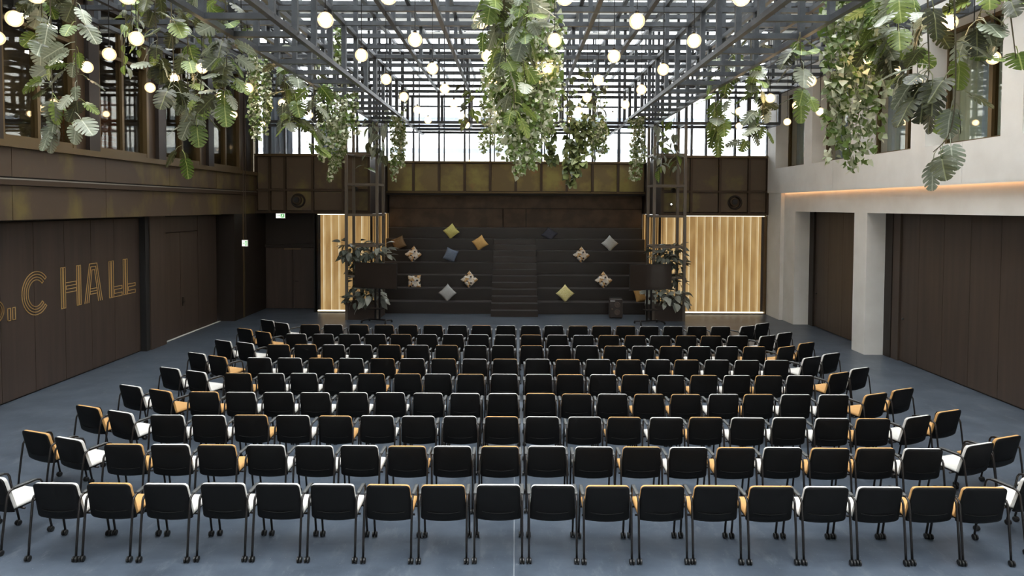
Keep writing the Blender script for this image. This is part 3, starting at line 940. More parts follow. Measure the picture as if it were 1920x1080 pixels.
cushion(1143, 5, fab('silver_fabric', (186, 190, 188), (166, 170, 168)), 45, 'silver grey cushion high on the right benches')
cushion(1090, 4, M['pattern'], 43, 'patterned cushion on the fourth tier right of the stair')
cushion(1132, 2, M['pattern'], 45, 'patterned cushion left of the right television')
cushion(1060, 1, fab('cream_fabric', (232, 222, 170), (212, 204, 130)), 45, 'cream and yellow cushion on the lowest tier right of the stair')
cushion(1203, 1, fab('tan_fabric', (190, 150, 90), (168, 130, 76)), 12, 'ochre cushion half hidden behind the right television stand')

# ------------------------------------------------------------------ televisions
for s, px, nm in ((-1, 707, 'left'), (1, 1218, 'right')):
    P = at_y(px, 520, 21.4)
    t = empty('television_stand', (P.x, 21.45, 0), R(18) * -s * -1)
    tag(t, 'black wheeled stand with twin poles under the %s television' % nm, 'stand', 'television stands')
    mb = MB()
    for y in (-.22, .22): pass
    mb.tube([(-.42, -.26, .07), (-.36, -.14, .10), (-.3, 0, .1), (.3, 0, .1), (.36, -.14, .10), (.42, -.26, .07)], .024, 8)
    mb.tube([(-.3, 0, .1), (-.4, .2, .08)], .022, 8).tube([(.3, 0, .1), (.4, .2, .08)], .022, 8)
    add('base', mb.mesh('base', M['tube']), t)
    for x in (-.075, .075): add('pole', MB().box(x - .025, x + .025, -.02, .02, .1, 1.6).mesh('pole', M['tube']), t)
    add('shelf', MB().box(-.23, .23, -.24, .0, .46, .485).mesh('shelf', M['tube']), t)
    add('bracket', MB().box(-.25, .25, -.05, -.02, 1.36, 1.64).mesh('bracket', M['tube']), t)
    for x, y in ((-.42, -.26), (.42, -.26), (-.4, .2), (.4, .2)):
        add('caster', MB().lathe([(.0001, -.015), (.035, -.015), (.035, .015), (.0001, .015)], 12, 'X', (x, y, .036)).mesh('caster', M['rubber']), t)
    tv = empty('television', (P.x, 21.45, 1.10), R(18) * -s * -1)
    tag(tv, 'large black flat television facing the rows on the %s side' % nm, 'television', 'televisions')
    add('bezel', fixn(MB().slab(rrect(1.5, .82, .015, 2), [(0, .0), (.5, .0), (1, .015), (1, .045), (.985, .05), (0, .05)], lambda u, v, wv: (u, -.06 - wv, .41 + v)).mesh('bezel', M['tvframe'])), tv)
    add('screen', MB().box(-.735, .735, -.1125, -.108, .025, .80).mesh('screen', M['tv']), tv)

# loudspeaker
P = at_z(1156, 597.5, 0)
sp_ = empty('loudspeaker', (P.x, 22.7, 0), R(-4)); tag(sp_, 'black two-cone loudspeaker standing on the floor before the right benches', 'loudspeaker')
add('cabinet', fixn(MB().slab(rrect(.44, .62, .02, 2), [(0, 0), (.97, 0), (1, .02), (1, .34), (0, .34)], lambda u, v, wv: (u, -.2 + wv, .33 + v)).mesh('cabinet', M['spk'])), sp_)
for z in (.2, .45):
    add('cone', fixn(MB().lathe([(.10, 0), (.1, -.012), (.085, -.012), (.03, .0), (.0001, -.01)], 20, 'Y', (.04, -.2, z)).mesh('cone', M['spk_cone'], True)), sp_)
add('port', fixn(MB().lathe([(.035, 0), (.035, -.012), (.0001, -.008)], 14, 'Y', (-.12, -.2, .3)).mesh('port', M['spk_cone'], True)), sp_)
add('label_plate', MB().box(-.19, -.03, -.206, -.199, .565, .595).mesh('label_plate', M['white_label']), sp_)
add('top_handle', MB().tube([(-.2, -.03, .64), (-.2, -.03, .675), (.2, -.03, .675), (.2, -.03, .64)], .016, 8).mesh('top_handle', M['rubber']), sp_)
for x in (-.18, .18):
    add('foot', MB().box(x - .03, x + .03, -.17, .1, 0, .022).mesh('foot', M['rubber']), sp_)


# exit signs
def exit_sign(loc, w, h, label, rz=0, rod=None):
    s = empty('exit_sign', loc, rz); tag(s, label, 'sign', 'exit signs')
    add('case', MB().box(-w / 2 - .015, w / 2 + .015, -.02, .02, -h / 2 - .015, h / 2 + .015).mesh('case', M['white_label']), s)
    add('face', MB().box(-w / 2, w / 2, -.024, -.0205, -h / 2, h / 2).mesh('face', M['sign_white']), s)
    # green half with a door outline, a running figure and an arrow
    mb = MB(); y0, y1 = -.028, -.0245
    mb.box(w * .02, w * .46, y0, y1, -h * .42, h * .42)
    mb.box(-w * .40, -w * .14, y0, y1, -h * .06, h * .06)
    b = len(mb.v)
    mb.v += [(-w * .14, y0, -h * .2), (-w * .14, y0, h * .2), (-w * .02, y0, 0)]; mb.f.append((b, b + 2, b + 1))
    add('pictogram', mb.mesh('pictogram', M['sign_green']), s)
    mb = MB(); y0, y1 = -.031, -.0285
    mb.lathe([(.0001, y0), (h * .07, y0), (h * .07, y1)], 8, 'Y', (w * .27, 0, h * .26))
    mb.tube([(w * .25, y0, h * .17), (w * .22, y0, -.05 * h)], h * .05, 4).tube([(w * .22, y0, -.05 * h), (w * .32, y0, -.15 * h), (w * .30, y0, -.33 * h)], h * .035, 4)
    mb.tube([(w * .22, y0, -.05 * h), (w * .15, y0, -.2 * h), (w * .08, y0, -.22 * h)], h * .035, 4).tube([(w * .25, y0, .13 * h), (w * .36, y0, .02 * h)], h * .03, 4).tube([(w * .25, y0, .13 * h), (w * .13, y0, .05 * h)], h * .03, 4)
    add('figure', mb.mesh('figure', M['sign_white']), s)
    if rod:
        for x in (-w * .2, w * .2): add('rod', MB().box(x - .008, x + .008, -.008, .008, h / 2 + .01, rod).mesh('rod', M['bronze_bar']), s)
    return s


exit_sign((-8.13, 23.4, 3.36), .30, .15, 'small lit green and white exit sign over the back left service door')
exit_sign((-8.5, 21.25, 2.53), .16, .18, 'lit exit sign hanging on two thin rods by the left wall', R(8), ZU - .043 - 2.53)

# small spotlights on the facade behind the towers
for px, py, lab in ((668, 355, 'left'), (1261, 357, 'right')):
    P = at_y(px, py, 23.3)
    s = empty('spotlight', P); tag(s, 'small black spotlight on the facade behind the %s tower' % lab, 'spotlight', 'facade spotlights')
    add('head', fixn(MB().lathe([(.0001, .14), (.06, .13), (.08, 0), (.075, -.06), (.0001, -.03)], 12, 'Y', (0, -.12, 0)).mesh('head', M['cap'], True)), s)
    add('arm', MB().box(-.015, .015, -.05, .13, .04, .07).mesh('arm', M['cap']), s)
P = at_y(1258.5, 383, 23.36)
s = empty('wall_lamp', P); tag(s, 'tiny bright wall lamp inside the right tower outline', 'lamp')
add('bulb', fixn(MB().lathe([(.0001, -.06), (.03, -.05), (.035, -.02), (.0001, 0)], 10, 'Y').mesh('bulb_small', M['sign_white'], True)), s)
add('base', MB().box(-.04, .04, 0, .07, -.04, .04).mesh('base', M['cap']), s)

# ------------------------------------------------------------------ chairs
def chair_parts(pad):
    out = []
    def backmap(u, v, wv):      # wv grows towards the sitter (+Y)
        z = .615 + v
        wd = 1.0 - .04 * (v / .2)
        y = -.220 - .05 * (v / .19) - .02 * (1 - (u / .23) ** 2) + wv
        return (u * wd, y, z)
    def backline(w_, h_, rt, rb):
        p = []
        for cx, cy, a0, r in ((w_ / 2 - rt, h_ / 2 - rt, 0, rt), (-w_ / 2 + rt, h_ / 2 - rt, 90, rt), (-w_ / 2 + rb, -h_ / 2 + rb, 180, rb), (w_ / 2 - rb, -h_ / 2 + rb, 270, rb)):
            for k in range(5):
                a = R(a0 + 90 * k / 4); p.append((cx + r * math.cos(a), cy + r * math.sin(a)))
            if a0 == 180:
                for k in range(1, 6): p.append((cx + (w_ - 2 * rb) * k / 6, cy - r))
        return p
    ol = backline(.462, .37, .042, .03)
    def shellmap(u, v, wv):
        if v < -.1: v = v - .058 * (1 - .5 * (u / .24) ** 2) * min(1, (-.1 - v) / .08)
        p = backmap(u, v, wv)
        if v < -.19: p = (p[0], p[1] + .5 * (-.19 - v), p[2])
        return p
    ol2 = backline(.470, .378, .045, .03)
    shell = MB().slab(ol2, [(0, -.008), (.5, -.008), (.85, -.008), (.97, -.006), (1, .0), (1, .010), (.6, .010), (0, .010)], shellmap)
    # crease along the lower back
    pts = []
    for i in range(9):
        u = -.17 + .34 * i / 8
        p = backmap(u, -.118 - .018 * (1 - (u / .17) ** 2), -.011); pts.append(p)
    shell.tube(pts, .005, 4)
    out.append(('backrest', fixn(shell.mesh('backrest', M['black'], True))))
    padm = MB().slab(ol, [(0, .010), (.7, .010), (.98, .010), (1.012, .016), (1.022, .03), (1.006, .048), (.93, .057), (.5, .06), (0, .06)], backmap)
    out.append(('back_cushion', fixn(padm.mesh('back_cushion', pad, True))))
    def seatmap(u, v, wv):
        dz = -.022 * max(0, (v - .12) / .1) ** 2 + .05 * v
        return (u, v + .055, .428 + wv + dz)
    so = rrect(.46, .44, .05, 4)
    out.append(('seat_shell', fixn(MB().slab(so, [(0, -.025), (.8, -.022), (1, -.005), (1, .006), (0, .006)], seatmap).mesh('seat_shell', M['black'], True))))
    out.append(('seat_cushion', fixn(MB().slab(rrect(.466, .446, .05, 4), [(0, .006), (.9, .006), (1, .012), (1.005, .025), (.97, .042), (.85, .048), (0, .05)], seatmap).mesh('seat_cushion', pad, True))))
    for sx in (-1, 1):
        x = sx * .25
        path = [(x, -.31, .055), (x, -.295, .2), (x, -.265, .42), (x, -.235, .615), (x, -.215, .645), (x, -.18, .66), (x, .09, .66), (x, .125, .648), (x, .145, .615), (x, .185, .40), (x, .235, .13), (x, .25, .055)]
        out.append(('side_frame', MB().tube(path, .0125, 8).mesh('side_frame', M['tube'], True)))
        out.append(('arm_pad', fixn(MB().slab(rrect(.04, .25, .018, 3), [(0, 0), (1, 0), (1.05, .008), (.8, .016), (0, .017)], lambda u, v, wv, x=x: (x + u, -.045 + v, .668 + wv)).mesh('arm_pad', M['pad_grey'], True))))
        for y in (-.31, .25):
            mb = MB()
            for dx in (-.016, .016):
                mb.lathe([(.0001, -.011), (.022, -.011), (.031, -.006), (.031, .006), (.022, .011), (.0001, .011)], 12, 'X', (x + dx, y - .012, .0315))
            mb.box(x - .006, x + .006, y - .018, y + .008, .02, .058)
            out.append(('caster', fixn(mb.mesh('caster', M['rubber']))))
    out.append(('crossbar', MB().tube([(-.25, -.05, .397), (.25, -.05, .397)], .011, 6).mesh('crossbar', M['tube'], True)))
    out.append(('crossbar', MB().tube([(-.25, .165, .39), (.25, .165, .39)], .011, 6).mesh('crossbar', M['tube'], True)))
    return out


PARTS = {'W': chair_parts(M['white_pad']), 'O': chair_parts(M['ochre_pad'])}
# per row: distance of the back's top edge, straight chairs (picture column, padding), angled chairs left / right (x0,y0,x1,y1,padding)
ROWS = [
 (7.25, [(97,'W'),(198,'O'),(306,'W'),(412,'W'),(517,'W'),(621,'W'),(727,'O'),(830,'O'),(935,'W'),(1039,'W'),(1142,'O'),(1246,'O'),(1349,'O'),(1453,'O'),(1557,'W'),(1659,'W'),(1761,'O'),(1857,'O')],
  [(-157,876,-94,886,'W'),(-58,890,8,898,'W')], [(1917,899,1984,890,'W'),(1995,884,2055,874,'W')]),
 (8.38, [(225,'O'),(313,'W'),(402,'O'),(495,'W'),(587,'W'),(672,'W'),(762,'O'),(848,'W'),(938,'O'),(1027,'W'),(1116,'W'),(1206,'O'),(1294,'W'),(1384,'O'),(1474,'W'),(1562,'O'),(1649,'O'),(1738,'W')],
  [(37,807,90,815,'O'),(98,819,153,828,'W')], [(1813,838,1868,830,'W'),(1868,825,1918,816,'O')]),
 (9.53, [(310,'W'),(388,'W'),(466,'O'),(546,'W'),(627,'O'),(705,'W'),(783,'W'),(862,'W'),(941,'O'),(1018,'W'),(1097,'W'),(1173,'O'),(1252,'W'),(1327,'O'),(1406,'W'),(1485,'W'),(1565,'W'),(1642,'O')],
  [(138,759,185,767,'O'),(197,769,247,777,'W')], [(1697,786,1752,778,'W'),(1758,775,1807,768,'O')]),
 (10.68, [(379,'O'),(449,'W'),(519,'W'),(589,'W'),(660,'W'),(730,'W'),(802,'W'),(872,'W'),(943,'W'),(1014,'O'),(1082,'O'),(1150,'W'),(1218,'O'),(1288,'O'),(1360,'W'),(1426,'O'),(1496,'W'),(1567,'W')],
  [(222,721,261,727,'W'),(276,729,319,736,'O')], [(1622,743,1668,736,'O'),(1677,734,1715,727,'O')]),
 (11.86, [(444,'O'),(506,'W'),(567,'W'),(632,'W'),(695,'O'),(763,'O'),(820,'W'),(882,'O'),(946,'W'),(1010,'W'),(1070,'O'),(1132,'W'),(1193,'O'),(1259,'W'),(1322,'O'),(1384,'W'),(1444,'O'),(1504,'W')],
  [(296,688,335,693,'W'),(345,694,385,700,'W')], [(1560,703,1593,697,'O'),(1600,694,1630,688,'W')]),
 (13.02, [(484,'W'),(541,'W'),(600,'O'),(657,'W'),(716,'O'),(772,'W'),(831,'O'),(890,'W'),(947,'O'),(1008,'W'),(1065,'O'),(1122,'W'),(1179,'O'),(1235,'W'),(1289,'O'),(1346,'W'),(1402,'W'),(1459,'W')],
  [(351,660,382,665,'W'),(389,666,421,671,'O')], [(1509,673,1540,668,'W'),(1547,666,1575,661,'W')]),
 (14.26, [(521,'O'),(571,'O'),(624,'W'),(676,'W'),(729,'O'),(782,'W'),(837,'O'),(891,'W'),(943,'W'),(997,'O'),(1049,'W'),(1101,'W'),(1154,'O'),(1206,'W'),(1259,'O'),(1312,'W'),(1364,'W'),(1416,'O')],
  [(401,637,431,641,'W'),(441,641,474,645,'W')], [(1460,653,1494,648,'O'),(1500,646,1529,641,'O')]),
 (15.42, [(554,'W'),(605,'W'),(654,'W'),(703,'W'),(751,'O'),(800,'W'),(849,'W'),(897,'W'),(947,'W'),(996,'O'),(1045,'W'),(1094,'W'),(1142,'O'),(1191,'O'),(1238,'W'),(1287,'O'),(1334,'O'),(1384,'W')],
  [(444,615,469,618.5,'O'),(477,620.5,505,624.5,'O')], [(1426,632,1456,628,'W'),(1460,626.5,1487,622.5,'W')]),
 (16.6, [(580,'O'),(624,'W'),(672,'O'),(719,'O'),(764,'O'),(811,'O'),(857,'W'),(902,'O'),(948,'W'),(994,'W'),(1038,'W'),(1084,'O'),(1128,'O'),(1173,'O'),(1217,'W'),(1262,'W'),(1307,'W'),(1351,'W')],
  [(489,599,510,602.5,'W'),(515,604,537,607.5,'W')], [(1390,613.5,1417,610,'W'),(1418,608.5,1444,605,'W')]),
]
ROWNAME = ['nearest row', 'second row', 'third row', 'fourth row', 'fifth row', 'sixth row', 'seventh row', 'eighth row', 'farthest row']
PADN = {'W': 'white', 'O': 'ochre'}


def place_chair(x, y, rz, pad, label, group):
    r = empty('conference_chair', (x, y, 0), rz); tag(r, label, 'chair', group)
    fr = None
    for nm, me in PARTS[pad]:
        o = add(nm, me, fr if nm in ('caster', 'arm_pad') else r)
        if nm == 'side_frame': fr = o


rnd = random.Random(4)
for ri, (Y, straight, left, right) in enumerate(ROWS):
    grp = 'chairs in the ' + ROWNAME[ri]
    tot = ROWNAME[ri] + (' from camera' if ROWNAME[ri][0] != 'n' and ri != 8 else '')
    def angled(a, sd, which):
        x0, y0, x1, y1, pad = a
        p0, p1 = at_z(x0, y0, .8), at_z(x1, y1, .8)
        c = (p0 + p1) / 2
        ang = math.atan2(p1.y - p0.y, p1.x - p0.x)
        want = sd * R(19 + ri * .7)
        ang = .35 * ang + .65 * want
        # heading: chair faces +Y rotated by ang ; back edge runs along local X
        ox, oy = -math.sin(ang) * .27, math.cos(ang) * .27
        place_chair(c.x + ox, c.y + oy, ang, pad, 'angled black chair, %s padding, %s at the %s end of the %s' % (PADN[pad], which, 'left' if sd < 0 else 'right', tot), grp)
    for a, wn_ in zip(left, ('outermost', 'second')): angled(a, -1, wn_)
    for a, wn_ in zip(right, ('second', 'outermost')): angled(a, 1, wn_)
    for k, (px, pad) in enumerate(straight):
        X = at_y(px, 700, Y).x
        # picture column is the visible middle of the back including its padded side
        X *= .9985
        place_chair(X, Y + .265 + rnd.uniform(-.012, .012), R(rnd.uniform(-.8, .8)), pad,
                    'black chair with %s padding, %s from left in the straight %s' % (PADN[pad], ORD[k + 1], tot), grp)

# ------------------------------------------------------------------ globe pendants
def sphere(r, nu, nv, cz=0):
    return [(max(.0001, r * math.sin(PI * i / nv)), cz - r * math.cos(PI * i / nv)) for i in range(nv + 1)]


gl = fixn(MB().lathe(sphere(.102, 20, 12), 20).mesh('globe', M['globe'], True))
bu = fixn(MB().lathe(sphere(.074, 12, 8), 12).mesh('bulb', M['bulb'], True))
cap = fixn(MB().lathe([(.0001, .10), (.024, .10), (.022, .14), (.0001, .145)], 10).mesh('cap', M['cap'], True))
ZG = 6.11
LINES = {-8: 'third left of the left drop beam', -7: 'second left of the left drop beam', -6: 'first left of the left drop beam', -3: 'third left of the centre line', -2: 'second left of the centre line', -1: 'first left of the centre line',
         0: 'first right of the centre line', 1: 'second right of the centre line', 2: 'third right of the centre line', 5: 'first right of the right drop beam', 6: 'second right of the right drop beam', 7: 'third right of the right drop beam'}
cords = {}


def pendant(x, y, label):
    p = empty('globe_pendant', (x, y, ZG)); tag(p, label, 'lamp', 'globe pendants under the lattice')
    add('globe', gl, p); add('bulb', bu, p); add('cap', cap, p)
    top = round(ZU - .0435 - ZG, 4)
    if top not in cords: cords[top] = MB().box(-.005, .005, -.005, .005, .14, top).mesh('cord', M['cap'])
    add('cord', cords[top], p)


for n, nm in LINES.items():
    k = 0
    for y in range(8, 21):
        if (n + y) % 2: continue
        k += 1
        pendant(n + .5 + .048, y, 'lit globe pendant, %s nearest in the line %s' % (ORD[k], nm))
pendant(-4.43, 8.02, 'lit globe pendant hanging nearest beside the left drop beam')
for px, py, Y, nm in ((453, 113, 11.4, 'left'), (1500, 128, 11.9, 'right')):
    P = at_y(px, py, Y)
    b = empty('sphere_speaker', P); tag(b, 'small unlit black sphere hanging under the %s side of the lattice' % nm, 'speaker', 'hanging black spheres')
    add('shell', fixn(MB().lathe(sphere(.085, 16, 10), 16).mesh('shell', M['black'], True)), b)
    add('cord', MB().box(-.006, .006, -.006, .006, .08, ZU - P.z).mesh('cord', M['cap']), b)


# ------------------------------------------------------------------ plants
def monstera_leaf(mat, name, seed):
    """petiole from the origin along +Y, blade with its tip at +Y, normal +Z; blade about 1 long"""
    rn = random.Random(seed); mb = MB()
    mb.tube([(0, 0, 0), (0, .25, .10), (0, .5, .07), (0, .62, .0)], .016, 4)
    def put(x, y):
        r2 = x * x
        z = .22 * abs(x) - .42 * max(0, y) ** 2 * .6 - .55 * r2 + .02 * math.sin(9 * y + 3 * x)
        mb.v.append((x, .62 + y, z)); return len(mb.v) - 1
    def margin(th):
        return .50 * max(0, math.sin(th)) ** .8 * (1 - .26 * (th / PI) ** 1.5), .36 - .52 * math.cos(th) + .05 * (th / PI)
    def rib(th):
        return max(0, margin(th)[1] * .88 - .16 * math.sin(th))
    cut = [.12, .98, 1.40, 1.78, 2.12, 2.45, PI - .02]
    for sd in (-1, 1):
        jit = [c + (rn.uniform(-.05, .05) if 0 < i < 6 else 0) for i, c in enumerate(cut)]
        prev = None
        for i in range(6):
            a, b = jit[i], jit[i + 1]
            g = .0 if i == 0 else .07
            h = .07 if i < 5 else 0
            if i == 5: g = .04
            m = (a + b) / 2
            def P(th, f, thm=None):
                x, y = margin(th); r = rib(thm if thm is not None else th)
                return put(sd * x * f, r + (y - r) * f)
            a0, b0 = put(0, rib(a)), put(0, rib(b) if i < 5 else margin(PI)[1] - .002)
            a1, b1 = P(a, .36), P(b, .36)
            a2, m2, b2 = P(a + g * .85, .72, a), P(m, .74), P(b - h * .85, .72, b)
            a3, m3, b3 = P(a + g * 1.15, .98, a), P(m, 1.02), P(b - h * 1.15, .98, b)
            for q in ((a0, a1, b1, b0), (a1, a2, m2, b2, b1), (a2, a3, m3, m2), (m2, m3, b3, b2)):
                mb.f.append(q if sd > 0 else q[::-1])
    return mb.mesh(name, mat, True)


def oval_leaf(mat, name, wdt=.31, pet=.35):
    mb = MB(); mb.tube([(0, 0, 0), (0, pet * .5, .05), (0, pet, 0)], .014, 4)
    n = 7; rows = []
    for i in range(n + 1):
        t = i / n; h = wdt * math.sin(PI * t ** .8) ** .8 if 0 < i < n else .004
        y = pet + t; z = -.35 * t * t
        b = len(mb.v)
        mb.v += [(-h, y, z + .25 * h - .0), (0, y, z), (h, y, z + .25 * h)]
        rows.append(b)
    for a, b in zip(rows, rows[1:]):
        mb.f += [(a, a + 1, b + 1, b), (a + 1, a + 2, b + 2, b + 1)]
    return mb.mesh(name, mat, True)


ML = {k: [monstera_leaf(M[k], 'leaf', 3)] for k in ('leaf_a', 'leaf_b', 'leaf_c')}
OL = {k: oval_leaf(M[k], 'leaf') for k in ('rubber_leaf', 'lily_leaf', 'leaf_a', 'leaf_b', 'leaf_c')}


def smooth_path(pts, n=4):
    out = []
    P = [Vector(p) for p in pts]
    for i in range(len(P) - 1):
        p0, p1, p2, p3 = P[max(i - 1, 0)], P[i], P[i + 1], P[min(i + 2, len(P) - 1)]
        for k in range(n):
            t = k / n
            out.append(.5 * ((2 * p1) + (p2 - p0) * t + (2 * p0 - 5 * p1 + 4 * p2 - p3) * t * t + (3 * p1 - p0 - 3 * p2 + p3) * t ** 3))
    out.append(P[-1]); return out


def along(path, t):
    f = t * (len(path) - 1); i = min(int(f), len(path) - 2)
    return path[i].lerp(path[i + 1], f - i)


def vine(label, stems, count, size, seed, mix_=(.4, .4, .2), kind='monstera', cat='plant', group='monstera vines in the lattice', t0=.05, name='monstera_vine', toward=None):
    """stems: list of 3-D polylines, top to bottom"""
    rn = random.Random(seed)
    base = Vector(stems[0][0])
    r = empty(name, base); tag(r, label, cat, group)
    paths = []
    for st in stems:
        p = smooth_path(st, 5); paths.append(p)
        q = [v - base for v in p]
        add('stem', MB().tube(q, .012, 5, taper=.006).mesh('stem', M['stem'], True), r)
    keys = ['leaf_a', 'leaf_b', 'leaf_c']
    for i in range(count):
        p = rn.choice(paths)
        t = t0 + (1 - t0) * ((i + rn.random()) / count)
        pos = along(p, t) - base
        k = rn.choices(keys, mix_)[0]
        me = ML[k][0] if kind == 'monstera' else OL[k]
        az = rn.uniform(0, 2 * PI)
        pitch = R(rn.uniform(-75, -5)); rl = R(rn.uniform(-35, 35))
        E = Euler((pitch, rl, az), 'XYZ')
        s = size * rn.uniform(.65, 1.15)
        o = add('leaf', me, r, pos); o.rotation_mode = 'XYZ'; o.rotation_euler = (Matrix.Rotation(az, 3, 'Z') @ Matrix.Rotation(pitch, 3, 'X') @ Matrix.Rotation(rl, 3, 'Y')).to_euler()
        o.scale = (s, s, s)
    return r


def ivy(label, strands, per_m, size, seed, mat='ivy', spread=.07, name='ivy_plant', group='trailing ivy in the lattice'):
    rn = random.Random(seed); base = Vector(strands[0][0])
    r = empty(name, base); tag(r, label, 'plant', group)
    sm = MB(); lf = MB()
    for st in strands:
        pts = []
        L = sum((Vector(a) - Vector(b)).length for a, b in zip(st, st[1:]))
        path = smooth_path(st, 6)
        path = [v + Vector((rn.gauss(0, .012), rn.gauss(0, .012), 0)) - base for v in path]
        sm.tube(path, .006, 4, taper=.003)
        for i in range(int(L * per_m)):
            c = along(path, rn.random() ** .9)
            d = Vector((rn.gauss(0, 1), rn.gauss(0, 1), rn.gauss(-.2, .5))).normalized()
            c = c + d * rn.uniform(.01, spread)
            s = size * rn.uniform(.6, 1.25)
            up = Vector((rn.gauss(0, .8), rn.gauss(-.4, .8), rn.gauss(.6, .5))).normalized()
            tip = (d + Vector((0, 0, -.8))).normalized()
            sd = tip.cross(up).normalized(); up = sd.cross(tip)
            b = len(lf.v)
            for (u, v, h) in ((0, 0, 0), (-.55, .25, .12), (-.34, .62, .08), (0, 1.0, -.08), (.34, .62, .08), (.55, .25, .12), (0, .5, 0)):
                lf.v.append(tuple(c + sd * (u * s) + tip * (v * s) + up * (h * s)))
            lf.f += [(b, b + 6, b + 2, b + 1), (b + 6, b + 3, b + 2), (b, b + 5, b + 4, b + 6), (b + 6, b + 4, b + 3)]
    add('stem', sm.mesh('stem', M['stem'], True), r)
    o = add('foliage', lf.mesh('foliage', M[mat], True), r); o['kind'] = 'stuff'
    return r


def px_path(Y, pts, jit=0):
    """a hanging stem seen at these picture points, standing at depth Y"""
    return [at_y(a, b, Y + jit * i) for i, (a, b) in enumerate(pts)]


def anchor(pts):
    """let a stem start under the lattice beam nearest above it"""
    p = pts[0]; ax = abs(p.x)
    low = 3.5 <= ax <= 4.5 or p.y > 21.5
    z = (ZL if low else ZU) - .04
    if p.z > z - .05: return pts
    return [Vector((p.x, min(25, round(p.y)) if ax < 3.5 or p.y < 23 else 23, z))] + pts


def hang(Y, px, y_top, y_bot, wob=6, seed=0, n=5):
    rn = random.Random(seed + int(px * 7))
    pts = px_path(Y, [(px + rn.uniform(-wob, wob) * (i / n), y_top + (y_bot - y_top) * i / n) for i in range(n + 1)])
    return anchor(pts)


# left monsteras
vine('hanging monstera nearest the left wall windows, two long stems of pale split leaves', [px_path(10.4, [(92, -60), (95, 40), (96, 120), (99, 190), (104, 245)]), px_path(10.2, [(143, -60), (143, 20), (142, 110), (145, 170), (138, 225)]), px_path(10.6, [(80, -50), (78, 20), (80, 75)])], 58, .30, 1, (.25, .5, .25))
vine('dense hanging monstera over the left drop beam with large leaves', [px_path(10.8, [(318, -60), (322, 40), (326, 130), (324, 180)]), px_path(11.4, [(380, -60), (382, 40), (380, 120), (374, 180), (365, 230)]), px_path(12.5, [(350, -30), (352, 100), (350, 190), (340, 285)]), px_path(11.0, [(420, -40), (425, 60), (424, 140), (418, 180)]), px_path(11.2, [(290, -40), (292, 40), (300, 120)])], 118, .34, 2, (.3, .35, .35))
vine('small leaved green vine between the two left monsteras', [hang(11.5, 235, -40, 130, 6, 3), hang(11.5, 262, -40, 105, 6, 4), hang(12.0, 245, -40, 60, 6, 5)], 46, .17, 5, (.55, .3, .15), 'oval', group='small leaved vines', name='pothos_vine')
vine('monstera hanging near the far left windows below the lattice', [px_path(15.0, [(555, 60), (556, 120), (552, 180), (545, 230)]), px_path(15.2, [(590, 110), (588, 180), (580, 235), (574, 275)]), px_path(15.4, [(530, 110), (535, 180), (540, 225)])], 46, .38, 6, (.4, .25, .35))
ivy('pale ivy column near the far end of the left wall', [hang(14.5, 470 + 5 * i, 100 + 8 * i, 225 + 12 * i, 3, i) for i in range(4)], 90, .075, 7)
ivy('narrow ivy column hanging in front of the left end of the clerestory', [hang(16, 496 + 4 * i, 130, 250 - 20 * i, 2, i) for i in range(3)], 80, .075, 8)
ivy('bushy ivy hanging on the left drop beam', [hang(14.5, 634 + 5 * i, 50, 130, 3, i) for i in range(2)] + [hang(16, 600 + 11 * i, 150 + 6 * i, 300 - 9 * i, 5, i + 20) for i in range(7)], 95, .085, 9)
ivy('long thin ivy trailing left of the left tower', [hang(19.5, 620 + 6 * i, 210, 335 - 12 * i, 4, i) for i in range(5)], 95, .085, 10)
ivy('ivy trailing right of the left tower', [hang(20.5, 738 + 6 * i, 225, 338 - 14 * i, 4, i) for i in range(4)], 95, .085, 11)
vine('pothos vine climbing across the upper left tower', [px_path(22.0, [(705, 200), (700, 240), (690, 290), (680, 320)]), px_path(21.9, [(690, 215), (705, 260), (722, 300)]), px_path(22.0, [(722, 200), (716, 230), (712, 280)])], 44, .34, 12, (.2, .6, .2), 'oval', group='tower vines', name='pothos_vine')
# centre
vine('large leaved monstera at the top of the central hanging garden', [px_path(8.6, [(945, -70), (945, 0), (945, 70), (950, 130)]), px_path(8.2, [(985, -70), (990, 0), (985, 60)]), px_path(8.4, [(925, -70), (920, 10), (905, 60)]), px_path(9.5, [(965, -40), (975, 60), (985, 150)])], 70, .27, 13, (.5, .4, .1))
vine('second monstera lower in the central hanging garden', [px_path(11.5, [(955, 90), (962, 170), (966, 230)]), px_path(12.2, [(985, 90), (985, 170), (990, 240)]), px_path(12, [(935, 100), (945, 160)])], 44, .3, 14, (.55, .35, .1))
ivy('dense ivy mass of the central hanging garden', [hang(12.0, 925 + 13 * i, 40, [190, 230, 262, 285, 318, 300, 305, 262, 225, 180][i], 7, i) for i in range(10)] + [hang(13.5, 935 + 11 * i, 150, [240, 275, 300, 322, 290, 312, 296, 262, 240][i], 9, i + 30) for i in range(9)], 80, .095, 15, spread=.12)
ivy('loose ivy fringe at the left of the central garden', [hang(14.5, 905 + 12 * i, 60, [170, 205, 225][i], 7, i + 60) for i in range(3)] + [hang(14.5, 1030 + 10 * i, 90, [250, 215, 235][i], 7, i + 70) for i in range(3)], 45, .085, 66, spread=.10)
ivy('thin ivy strands hanging left of the central garden', [hang(18, 906 + 7 * i, 170, 285 - 8 * i, 4, i) for i in range(3)], 80, .08, 16)
ivy('dark leafy strand hanging right of the central garden', [hang(18, 1028 + 8 * i, 200, 300 + 5 * i, 5, i) for i in range(2)], 30, .17, 17, 'ivy_dark', .06)
ivy('dark long leafy vine before the right part of the clerestory', [hang(17.5, 1068 + 11 * i, 215, 345 - 18 * i, 5, i) for i in range(4)], 32, .17, 18, 'ivy_dark', .07)
